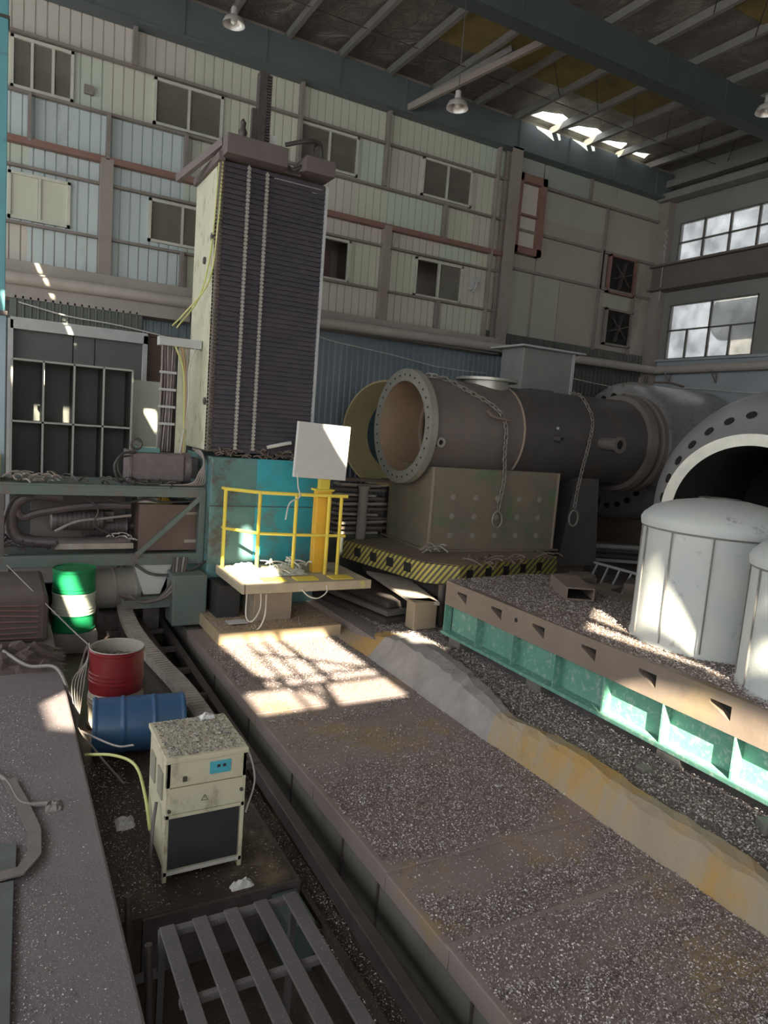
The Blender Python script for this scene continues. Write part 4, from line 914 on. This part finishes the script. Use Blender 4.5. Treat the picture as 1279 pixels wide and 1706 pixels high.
# slatted steel rack
rk = thing('slatted_rack', (1.37,3.5,-.95), 'dark grey slatted steel rack lying over the pit in the foreground', 'rack')
rz = -.04
def rx(t, y): return (.92+(1.80-.92)*t)
for k in range(5):
    x = .95+.20*k
    G().box(x-.045,x+.045,2.55,4.02,rz-.02,rz).build('slat', pal_m, rk, .003)
G().box(.90,1.80,3.98,4.03,rz-.06,rz-.02).build('cross_bar', pal_m, rk); G().box(.90,1.80,3.42,3.46,rz-.06,rz-.02).build('cross_bar', pal_m, rk); G().box(.90,1.80,2.84,2.89,rz-.06,rz-.02).build('cross_bar', pal_m, rk)
for x in (.90,1.76):
    for y in (2.85,3.98): G().box(x,x+.04,y,y+.04,-.95,rz-.06).build('leg', pal_m, rk)
for y in (3.98,): G().box(.75,.90,y,y+.04,-.35,-.31).build('side_stub', pal_m, rk)
for p in ((.82,4.4),(.86,3.9)):
    o = G().cyl((p[0],p[1],-.95),(p[0]-.02,p[1]+.1,-.12),.025,n=10).build('pipe_stub', steel_d); tag(o,'dark upright pipe between the ledge and the slatted rack','pipe','pipes by the slatted rack')
crumple('white_rag','torn white paper seen through the slats','paper',1.45,3.35,-.95,.09,.12,.10,white_b,44,6)
crumple('ochre_sack','yellow green moss like rag at the foot of the bed','rag',2.0,2.75,-.95,.14,.2,.08,mat('mossy yellow',(.28,.26,.03),(.16,.15,.03),8,.8),45,8)

# ================================================================== LEFT LEDGE CLUTTER
o = crumple('tarpaulin','brown tarpaulin heaped across the ledge at left','tarpaulin',.0,9.05,.0,.75,.42,.28,tarp_m,46,16)
t_ = thing('brown_block',(-.2,10.5,0),'rust brown sheet clad block behind the tarpaulin','block')
G().box(-2,.62,9.75,11.3,0,.62).build('body', tarp_m, t_, .06)
for k in range(7):
    G().tube([(-.5,9.74,.5-.07*k),(-.1,9.71,.52-.07*k+.02*math.sin(k)),(.5,9.74,.49-.07*k)],.012,5).build('fold', mat('reddish fold',(.20,.10,.09),(.15,.08,.07),4,.8), t_)
for i, (x0, x1, y0, y1) in enumerate(((-.06,.10,2.9,4.72),(-.10,.15,4.80,5.16))):
    M_ = Matrix.Translation(((x0+x1)/2,(y0+y1)/2,0))@Matrix.Rotation(R(-2),4,'Z')
    o = G().box(-(x1-x0)/2,(x1-x0)/2,-(y1-y0)/2,(y1-y0)/2,.0,.03,M_).build('dark_board', board_m, bevel=.004); tag(o, ['long dark green board at the lower left picture edge','short dark green board under the curled strap'][i], 'board')
o = G().add([(p[0]+s_*.045*q[0], p[1]+s_*.045*q[1], .032+p[2]) for p, q in (((.12,6.1,0),(1,.3)),((.20,5.7,.0),(1,.15)),((.27,5.25,.01),(1,0)),((.26,4.95,.01),(.9,-.4)),((.17,4.79,.01),(.4,-1)),((-.1,4.76,.01),(.1,-1))) for s_ in (-1,1)],
            [(2*i,2*i+1,2*i+3,2*i+2) for i in range(5)])
o = o.build('lifting_strap', strap_m); so = o.modifiers.new('thick','SOLIDIFY'); so.thickness = .012; tag(o,'worn grey lifting strap curling over the dark boards','strap')
o = G().tube([(-.1,6.5,.02),(.1,6.1,.02),(.2,5.7,.02),(.38,5.6,.03)],.018,6).build('rag_rope', rag_m); tag(o,'twisted rag rope on the ledge','rag')
crumple('grey_rag','small grey rag lump at the end of the twisted rag','rag',.42,5.6,.0,.06,.08,.05,rag_m,47,8)
o = G().tube([(.1,8.9,.2),(.35,8.6,.1),(.62,8.4,.12),(.74,8.1,-.1),(.8,7.9,-.4)],.02,7).build('hose', hose_g); tag(o,'grey hose draped over the ledge edge beside the red drum','hose')
for k in range(5):
    o = G().tube([(.95-.03*k,8.7,-.3),(.90+.01*k,8.4,.2+.03*k),(.95+.02*k,8.25,.42-.03*k),(.88-.03*k,8.0,.1),(.80,7.8,-.35)],.006,5).build('wire', hose_g); tag(o,'thin wire tangled over the left rim of the red drum','wire','wires at the red drum')
o = G().tube([(.15,10.6,.85),(.8,9.3,.35),(1.02,8.6,.25)],.008,6).build('wire', hose_g); tag(o,'thin pale rod slanting down to the red drum','rod')
for pts in (([(.74,7.2,-.1),(.95,6.8,-.3),(1.1,6.6,-.45)]),([(.74,7.3,-.15),(1.0,6.6,-.05),(1.14,6.4,.02)])):
    o = G().tube(pts,.010,6).build('wire', hose_g); tag(o,'pale wire in front of the blue drum','wire','wires at the blue drum')

# ================================================================== RIGHT TABLE
tb = thing('machine_table', (7,5.5,-.05), 'long machine table, brown slotted top on a green ribbed base', 'machine table')
TX0, TX1, TY0, TY1 = 5.97, 8.3, -1.5, 8.56
# top slab with slot openings in the front face
slots = [8.14,7.33,6.48,5.62,4.78,3.93,3.1,2.3,1.5,.7]
g = G(); g.box(TX0+.10,TX1,TY0,TY1,.53,.89); ysl = [TY0]
for s_ in sorted(slots):
    ysl += [s_-.115, s_+.115]
ysl.append(TY1)
for i in range(0, len(ysl), 2): g.box(TX0,TX0+.10,ysl[i],ysl[i+1],.53,.89)
for s_ in slots: g.box(TX0,TX0+.10,s_-.115,s_+.115,.79,.89); g.add([(TX0,s_-.115,.53),(TX0,s_-.115,.65),(TX0,s_+.115,.755),(TX0,s_+.115,.53),(TX0+.1,s_-.115,.53),(TX0+.1,s_-.115,.65),(TX0+.1,s_+.115,.755),(TX0+.1,s_+.115,.53)],[(0,1,2,3),(4,7,6,5),(0,3,7,4),(1,5,6,2)])
g.build('slotted_top', table_b, tb)
for s_ in slots: G().box(TX0+.099,TX0+.102,s_-.12,s_+.12,.63,.80).build('slot_shade', hole_m, tb)  # black sheet paints the shade at the back of each slot
G().box(TX0+.13,TX1-.1,TY0,TY1-.05,.12,.53).build('base_web', table_g, tb)
G().box(TX0-.03,TX1,TY0,TY1,.075,.12).build('base_flange', table_g, tb, .003)
yy = 8.55
for k in range(13):
    G().box(TX0,TX0+.13,yy-.02,yy,.12,.53).build('rib', table_g, tb); yy -= .80
for y in (8.2,6.44,4.4,2.3,.3): G().box(TX0-.02,TX0+.45,y-.14,y+.14,-.05,.075).build('foot_block', bed_s, tb, .005)
for y in (6.4,2.3): G().box(TX1-.5,TX1-.1,y-.14,y+.14,-.05,.075).build('foot_block', bed_s, tb, .005)
G().cyl((TX0-.004,6.91,.74),(TX0+.01,6.91,.74),.03,n=14).build('plug_hole', hole_m, tb)
# hollow block on table
t_ = thing('steel_box_section', (7.4,7.2,.89), 'short hollow brown box section lying on the chips of the table', 'box section')
g = G(); ax_ = Matrix.Translation((7.42,7.45,.90))@Matrix.Rotation(R(62),4,'Z')
for q in ((-.45,.45,-.2,.2,0,.02),(-.45,.45,-.2,.2,.16,.18),(-.45,.45,-.2,-.18,.02,.16),(-.45,.45,.18,.2,.02,.16)): g.box(*q, M=ax_)
g.build('tube', table_b, t_); G().box(-.43,.43,-.179,.179,.021,.024,M=ax_).build('inner_shade', hole_m, t_)  # black sheet inside the tube stands in for its dark interior
# white tanks
def wtank(name, label, cx, cy, r, zt, z0=.89):
    t = thing(name, (cx,cy,z0), label, 'tank')
    G().lathe([(0,r+.02),(.06,r),(zt-z0,r*.985)],(cx,cy,z0),(0,0,1),48,cap=True).build('body', tank_m, t)
    G().lathe([(0,r*.985),(.0,r+.02),(.07,r+.03),(.13,r),(.22,r*.88),(.30,r*.62),(.35,r*.3),(.36,.0)],(cx,cy,zt),(0,0,1),48,cap=False).build('domed_lid', tank_m, t)
    G().torus((cx,cy,zt-.012),(0,0,1),r+.002,.010,n=48,m_=6).build('lid_joint', tank_s, t)
    for k in range(12):
        an = k*math.pi/6+.55; G().box(cx+(r+.004)*math.cos(an)-.006,cx+(r+.004)*math.cos(an)+.006,cy+(r+.004)*math.sin(an)-.006,cy+(r+.004)*math.sin(an)+.006,z0+.05,zt-.02).build('seam', tank_s, t)
    return t
wt = wtank('white_tank','large weathered white round tank with domed lid on the table',7.38,5.15,.86,2.22)
G().torus((7.5,5.3,2.56),(0,0,1),.22,.02).build('lid_hatch', steel_d, wt)
wtank('white_tank','second white round tank cut by the right picture edge',6.85,3.56,.70,2.08)
# ================================================================== ROTARY TABLE + VESSEL
rt_ = thing('rotary_table', (8,10.9,.3), 'square plate with yellow and black hazard striped edge under the vessel stand', 'rotary table')
Mr = Matrix.Translation((6.40,9.28,0))@Matrix.Rotation(R(12),4,'Z')
def rp(pts): return [tuple((Mr@Vector((x,y,0)))[:2]) for x, y in pts]
G().prism(rp([(.38,0),(3.1,0),(3.1,2.7),(0,2.7),(0,.45)]),.57,.90).build('plate', chev_m, rt_)
G().prism(rp([(.46,.08),(3.05,.08),(3.05,2.65),(.08,2.65),(.08,.52)]),.90,.905).build('top_face', table_b, rt_)
for k in range(4):
    G().box(-.006,.02,.78+.46*k,.96+.46*k,.67,.83,Mr).build('socket', hole_m, rt_)
for k in range(5): G().box(.55+.48*k,.71+.48*k,-.006,.02,.67,.83,Mr).build('socket', hole_m, rt_)
G().prism(rp([(.35,.3),(2.9,.3),(2.9,2.5),(.35,2.5)]),.30,.57).build('base', steel_d, rt_)
# stacked plates and beams below
for i, (x0,x1,y0,y1,z0,z1,rot,m_,lab) in enumerate((
   (5.25,6.9,9.55,11.9,-.05,.06,10,steel_d,'lowest dark steel plate under the rotary table'),
   (5.35,6.8,9.65,11.8,.08,.16,10,bed_s,'middle dark steel plate of the stack under the rotary table'),
   (5.45,6.7,9.75,11.7,.18,.28,10,steel_d,'top dark steel plate of the stack under the rotary table'))):
    M_ = Matrix.Translation(((x0+x1)/2,(y0+y1)/2,0))@Matrix.Rotation(R(rot),4,'Z')
    o = G().box(-(x1-x0)/2,(x1-x0)/2,-(y1-y0)/2,(y1-y0)/2,z0,z1,M_).build('steel_plate', m_, bevel=.005); tag(o, lab, 'plate')
o = G().prism([(5.75,9.2),(6.15,8.95),(6.55,10.6),(6.05,11.3)],.38,.44).build('dusty_beam', grease, bevel=.01); tag(o,'pale dusty beam lying below the striped plate','beam')
o = G().box(5.72,6.14,9.0,9.25,.0,.44).build('end_block', mat('tan steel',(.36,.28,.19),(.30,.24,.17),3,.6), bevel=.01); tag(o,'tan steel block supporting the pale dusty beam','block')
for x in (6.35,6.6): 
    o = G().cyl((x,9.2,.0),(x,9.2,.66),.07,n=14).build('jack_post', steel_d); tag(o,'dark jack post under the near corner of the striped plate','jack','jack posts')
heap('scrap_heap','rusty scrap lumps strewn along the front of the striped plate','scrap',7.0,9.2,9.35,9.7,.89,26,.12,rust_bits,50)
for o_ in (bpy.data.objects['scrap_heap'],): pass
o = G().box(6.9,9.3,8.75,9.2,-.05,.76).build('rubble_bank', rust_bits); tag(o,'brown scrap covered bench between the table and the striped plate','bench')
heap('oily_rags','greasy pale rags at the foot of the vessel stand corner','rags',6.75,7.15,10.35,10.6,.93,16,.10,grease,51)

vs_ = thing('vessel_stand', (8.4,11.6,.905), 'welded rusty green box stand under the vessel', 'stand')
Ms = Matrix.Translation((6.98,10.72,0))@Matrix.Rotation(R(-3),4,'Z')
def stand():
    g = G(); x0b, x0t, x1 = 0, -.10, 2.87; D_ = 1.75; zb, zt = .93, 2.46
    g.add([Ms@Vector(p) for p in ((x0b,0,zb),(x1,0,zb),(x1,0,zt),(x0t+.08,0,zt),(x0b,D_,zb),(x1,D_,zb),(x1,D_,zt),(x0t+.08,D_,zt))],
          [(0,1,2,3),(5,4,7,6),(4,0,3,7),(1,5,6,2),(3,2,6,7),(4,5,1,0)])
    return g
stand().build('box', stand_m, vs_)
G().box(-.08,2.98,-.08,1.85,.905,.935,Ms).build('base_plate', stand_m, vs_)
G().box(-.02,.02,-.02,.02,.93,2.46,Ms).build('corner_weld', stand_e, vs_); G().box(2.85,2.89,-.02,.02,.93,2.46,Ms).build('corner_weld', stand_e, vs_)
for k in range(5):
    for j in range(3):
        G().cyl(Ms@Vector((.45+.5*k,-.006,1.2+.36*j)),Ms@Vector((.45+.5*k,.01,1.2+.36*j)),.055,n=12).build('plug_weld', mat('pale weld patch',(.36,.33,.27),(.27,.24,.19),6,.6), vs_)
VY, VZ = 11.6, 3.15
ve = thing('pressure_vessel', (9.8,VY,2.1), 'long brown grey steel vessel with a wide flanged open end', 'vessel')
G().lathe([(0.0,.85),(0,1.08),(.14,1.08),(.14,.96)],(6.72,VY,VZ),(1,0,0),72,cap=False).build('front_flange', flange_m, ve)
G().lathe([(.14,.96),(2.2,.96)],(6.72,VY,VZ),(1,0,0),72,cap=False).build('front_shell', ves_m, ve)
G().lathe([(0,.85),(.3,.84),(2.1,.84),(2.1,.0)],(6.72,VY,VZ),(1,0,0),60,cap=False).build('bore', ves_in, ve)
G().lathe([(.9,.84),(.9,.74),(.94,.74),(.94,.84)],(6.72,VY,VZ),(1,0,0),60,cap=False).build('inner_ring', stand_e, ve)
G().box(7.7,8.8,VY-.6,VY+.6,VZ-.62,VZ-.58).build('inner_plate', flange_m, ve)
G().lathe([(0,.965),(.03,.985),(.06,.965)],(8.9,VY,VZ),(1,0,0),72,cap=False).build('weld_seam', stand_e, ve)
G().lathe([(0,.96),(3.55,.97),(3.9,.98)],(8.92,VY,VZ),(1,0,0),72,cap=False).build('rear_shell', ves_d, ve)
G().lathe([(0,.97),(0,1.08),(.16,1.12),(.2,1.04),(.34,1.04),(.36,1.12),(.5,1.12),(.5,.0)],(12.35,VY,VZ),(1,0,0),72,cap=False).build('rear_flange', ves_m, ve)
for k in range(32):
    t_a = 2*math.pi*k/32; p = Vector((6.715,VY+.965*math.cos(t_a),VZ+.965*math.sin(t_a)))
    G().cyl(p,p+Vector((.01,0,0)),.02,n=8).build('bolt_hole', hole_m, ve)
G().lathe([(0,.45),(.42,.45),(.42,.62),(.47,.62),(.47,.0)],(8.62,VY,3.75),(0,0,1),40,cap=False).build('top_nozzle', flange_m, ve)
def nozzle(x, z, r, L_, m_=ves_m):
    y_ = VY-math.sqrt(max(.01,.96**2-(z-VZ)**2))
    G().lathe([(-.08,r*.75),(L_-.05,r*.75),(L_-.05,r),(L_,r),(L_,r*.55),(L_-.1,r*.5)],(x,y_,z),(0,-1,(z-VZ)*.3),24,cap=False).build('side_nozzle', m_, ve)
    G().cyl((x,y_-L_+.03,z+(z-VZ)*.3*L_),(x,y_-L_-.002+.03,z+(z-VZ)*.3*L_),r*.54,n=20).build('nozzle_bore', hole_m, ve)
nozzle(6.98,2.92,.09,.10,flange_m); nozzle(9.72,3.14,.07,.2,ves_d); nozzle(11.0,3.12,.17,.5,ves_m)
for x in (8.1,): G().tube([(x-.1,10.66,3.55),(x,10.55,3.45),(x+.35,10.5,3.42)],.03,8).build('lug', rust_bits, ve)
G().box(9.7,10.3,11.5,11.9,4.05,4.14).build('saddle_pad', ves_d, ve)
G().add([(10.45,11.0,.45),(11.6,11.0,.45),(11.4,11.0,2.35),(10.75,11.0,2.35),(10.45,12.2,.45),(11.6,12.2,.45),(11.4,12.2,2.35),(10.75,12.2,2.35)],[(0,1,2,3),(4,7,6,5),(0,3,7,4),(1,5,6,2),(3,2,6,7),(0,4,5,1)]).build('support_plate', ves_d, ve)
o = G().box(10.3,11.35,11.1,12.2,-.05,.45).build('support_sleeper', rust_bits); tag(o,'rusty sleeper block under the rear support of the vessel','block')
G().cyl((9.75,10.65,3.35),(9.75,10.62,3.35),.03,n=5).build('pale_mark', white_b, ve)
# chains
def chain(label, pts, link=.125, r=.014, ring=True):
    t = thing('lifting_chain', pts[-1], label, 'chain')
    P_ = catmull(pts, 24); d = 0; last = P_[0]; k = 0; prev = P_[0]
    acc = 0
    for i in range(1, len(P_)):
        seg = (P_[i]-P_[i-1]).length; acc += seg
        if acc >= link*.74:
            a = prev; b = P_[i]; dr = (b-a).normalized(); side = Vector((1,0,0)) if abs(dr.x) < .8 else Vector((0,0,1))
            n_ = dr.cross(side).normalized()
            if k % 2: n_ = dr.cross(n_).normalized()
            G().torus((a+b)/2, n_, link*.30, r, sx=1.75, n=14, m_=6, up_=dr).build('chain_link', chain_m, t)
            prev = b; acc = 0; k += 1
    if ring: G().torus(Vector(pts[-1])+Vector((0,0,-.13)),(0.25,1,0),.10,.022,sx=1.6,n=24,m_=8,up_=(0,0,1)).build('end_ring', chain_m, t)
    return t
chain('heavy lifting chain draped over the front of the vessel, ring at its end',[(6.95,11.6,4.14),(7.35,11.3,4.12),(7.75,10.9,3.88),(8.15,10.6,3.62),(8.38,10.54,3.3),(8.42,10.55,2.8),(8.47,10.55,2.3),(8.42,10.56,1.9),(8.40,10.56,1.65)])
chain('second lifting chain hanging near the rear flange of the vessel',[(10.85,11.55,4.16),(10.75,11.1,4.05),(10.72,10.7,3.6),(10.5,10.5,3.1),(10.40,10.5,2.6),(10.32,10.5,2.1),(10.30,10.5,1.7)], .115, .012)
# grey hood behind
hd = thing('sheet_hood', (10.5,13.0,0), 'grey sheet metal duct box with flared top behind the vessel', 'duct')
G().box(10.4,11.9,12.7,13.5,4.15,5.14).build('body', mat('grey sheet metal',(.30,.30,.28),(.25,.25,.235),3,.5,.2), hd, .01)
G().add([(10.2,12.5,5.14),(12.1,12.5,5.14),(12.1,13.7,5.14),(10.2,13.7,5.14),(10.2,12.5,5.18),(12.1,12.5,5.18),(12.1,13.7,5.18),(10.2,13.7,5.18)],[(0,1,2,3),(4,5,6,7),(0,1,5,4),(1,2,6,5),(2,3,7,6),(3,0,4,7)]).build('top_flange', lgrey, hd)
G().box(11.86,11.92,12.66,12.72,4.1,5.14).build('corner_strip', lgrey, hd); G().box(11.55,11.92,12.68,12.72,4.0,4.15).build('foot_strip', white_b, hd)
G().box(10.8,11.5,12.8,13.4,0,4.15).build('duct_leg', ves_d, hd)

# ochre vessel behind at left
ov = thing('ochre_vessel', (7.9,13.6,-.05), 'ochre primed flared shell with slate blue bore behind the big flange', 'vessel')
OA = Vector((.91,.41,0)).normalized(); OC = Vector((7.64,13.98,2.96))
G().lathe([(.5,.84),(.2,1.05),(.0,1.16),(.0,1.20),(.25,1.22),(1.1,1.22),(1.1,1.1)],OC,OA,72,cap=False).build('flared_shell', ochre_p, ov)
G().lathe([(.5,.84),(.55,.88),(1.05,.88),(1.05,.0)],OC,OA,64,cap=False).build('blue_bore', tealband, ov)
G().box(7.8,8.0,13.95,14.3,-.05,1.95).build('leg', ves_d, ov); G().box(8.4,8.6,14.2,14.6,-.05,1.95).build('leg', ves_d, ov)
o = G().lathe([(0,.10),(1.2,.10),(1.3,.14)],(6.55,12.6,.6),(0,0,1),16).build('steel_post', post_m); tag(o,'grey brown post beside the yellow rail in front of the ochre vessel','post')
rnd = random.Random(60)
for k in range(12):
    z = .9+.10*k; L_ = rnd.uniform(.7,1.1)
    o = G().beam((6.0+rnd.uniform(-.1,.1),12.9,z),(6.0+1.3*L_,13.0,z+rnd.uniform(-.04,.04)),.3,.05).build('stacked_bar', rust_bits if k % 2 else grease); tag(o,'rusty bar in the stack behind the vessel stand','bar','bars stacked behind the vessel stand')
o = G().box(5.5,7.3,12.75,13.3,-.05,.86).build('grey_chest', cab_grey, bevel=.01); tag(o,'grey green chest carrying the stacked bars','chest')

# ================================================================== BIG VESSELS
bv = thing('perforated_vessel', (16,13.6,0), 'big shiny grey vessel with a ring of bolt holes in its end', 'vessel')
BY, BZ, BX = 13.55, 2.95, 14.3
G().lathe([(0,0),(.0,1.25),(.03,1.32),(.10,1.62),(.26,1.80),(.5,1.86),(3.1,1.86),(3.1,0)],(BX,BY,BZ),(1,0,0),96,cap=False).build('shell', silver, bv)
g = G()
for k in range(26):
    t_a = 2*math.pi*k/26+.05; c_ = Vector((BX+.045,BY+1.45*math.cos(t_a),BZ+1.45*math.sin(t_a))); nn = Vector((-1,.35*math.cos(t_a),.35*math.sin(t_a))).normalized()
    G().cyl(c_+nn*.04,c_-nn*.05,.075,n=14).build('bolt_hole', hole_m, bv)
G().cyl((15.2,13.4,4.75),(15.2,13.4,5.0),.04,n=10).build('lug', steel_d, bv); G().tube([(15.4,13.3,4.86),(16,13.3,4.9),(16.6,13.3,4.85)],.03).build('rope', rust_bits, bv)
for x in (15.0,16.8): G().box(x,x+.3,12.6,14.5,-.05,1.35).build('cradle', rust_bits, bv)
bv2 = thing('open_vessel', (10.5,7,0), 'huge open ended steel vessel with thick rim cut by the right edge', 'vessel')
AX = Vector((.96,.28,0)).normalized()
CT = Vector((8.88,5.87,2.23))
G().lathe([(.0,1.01),(.0,1.17),(.13,1.18),(.15,1.12)],CT,AX,96,cap=False).build('rim', flange_m, bv2)
G().lathe([(0,1.01),(1.5,1.0),(3.0,1.0),(3.0,0)],CT,AX,80,cap=False).build('bore', hole_m, bv2)
G().lathe([(.15,1.12),(.3,1.13),(.5,1.22),(.85,1.55),(1.2,1.80),(1.6,1.92),(4.2,1.92),(4.2,0)],CT,AX,96,cap=False).build('shell', silver2, bv2)
side = Vector((0,0,1)).cross(AX)
for k in range(30):
    t_a = 2*math.pi*k/30+.08; rd = side*math.cos(t_a)+Vector((0,0,1))*math.sin(t_a)
    nn = (rd*.75-AX*.66).normalized(); c_ = CT+AX*.80+rd*1.48
    G().cyl(c_+nn*.035,c_-nn*.06,.075,n=14).build('bolt_hole', hole_m, bv2)
G().box(10.6,11.6,6.2,8.2,-.05,.55).build('cradle', rust_bits, bv2)
# ladder and long stock on the floor behind
ld = thing('steel_ladder',(11.5,10.7,-.05),'pale thin steel rack rail with slanting rungs on the floor behind the white tank','ladder')
G().beam((11.55,11.0,.52),(11.65,9.6,.50),.045,.05).build('top_rail', lgrey, ld)
for k in range(5):
    y = 10.9-.3*k; G().beam((11.55+.02*k,y,.5),(11.1+.02*k,y-.15,-.03),.035,.035).build('rung', lgrey, ld)
rnd = random.Random(70)
for k in range(9):
    y = 11.0+.13*k; z = .15+.11*(k % 4)
    o = G().beam((12.2+rnd.uniform(-.2,.2),12.2+.07*k,z+.2),(14.3,11.2+.07*k,z+.2),.09,.07).build('steel_bar', lgrey if k % 3 == 0 else ves_d); tag(o,'long steel bar in the pile below the perforated vessel','bar','steel bars piled below the vessels')
for i, (x,y,z,sx,sy,sz,rot) in enumerate(((9.0,8.25,0,.5,.35,.3,20),(9.6,9.4,0,.4,.3,.25,-15),(10.2,8.7,0,.6,.3,.22,35),(8.75,7.4,0,.45,.3,.3,5))):
    M_ = Matrix.Translation((x,y,-.05))@Matrix.Rotation(R(rot),4,'Z')
    o = G().box(-sx/2,sx/2,-sy/2,sy/2,0,sz+.5,M_).build('scrap_block', rust_bits, bevel=.02); tag(o,['rusty scrap block nearest the striped plate','rusty scrap block beside the ladder','long low rusty block behind the white tank','rusty scrap block just behind the machine table'][i],'scrap block')
# loose bits on floor in front
for i, (x,y,z,s_) in enumerate(((5.55,4.35,-.05,.12),(5.35,5.9,-.05,.10),(5.75,3.2,-.05,.16),(5.6,8.3,-.05,.14),(5.8,8.1,-.05,.10))):
    M_ = Matrix.Translation((x,y,z))@Matrix.Rotation(R(30*i),4,'Z')
    o = G().box(-s_/2,s_/2,-s_/2,s_/2,0,s_*.7,M_).build('stone_lump', bed_s, bevel=.015)
    tag(o, ['dark square lump on the chips halfway along the green table','small dark lump beside the kerb','larger dark lump near the right picture edge','lump at the far foot of the green table','small lump beside the far table foot'][i], 'lump')
o = G().box(4.25,4.33,4.95,4.99,-.255,-.24).build('white_chip', white_b); tag(o,'small white scrap lying on the machine bed','scrap')
o = crumple('white_chip','small white scrap on the chip heap by the steel plates','scrap',5.62,8.85,-.02,.05,.05,.05,white_b,71,4)

# ================================================================== LAMPS
for (x,y,z), lab in (((3.49,12.81,9.72),'hanging bell lamp at the upper left below the roof'),((6.85,10.78,8.6),'hanging bell lamp in front of the roof beam at centre'),((11.5,8.24,8.95),'hanging bell lamp cut by the right edge of the photo')):
    t = thing('pendant_lamp', (x,y,z), lab, 'lamp')
    G().lathe([(0,.19),(.03,.185),(.10,.15),(.14,.08),(.16,.06),(.28,.05),(.30,.02)],(x,y,z),(0,0,1),28,cap=False).build('lamp_shade', lampm, t)
    G().lathe([(0,.0),(.03,.05),(.08,.06),(.13,.04)],(x,y,z+.0),(0,0,1),16,cap=False).build('bulb', mat('glass bulb',(.85,.85,.8),(.8,.8,.75),3,.2), t)
    G().cyl((x,y,z+.28),(x,y,11.45),.008,n=6).build('cord', steel_d, t)
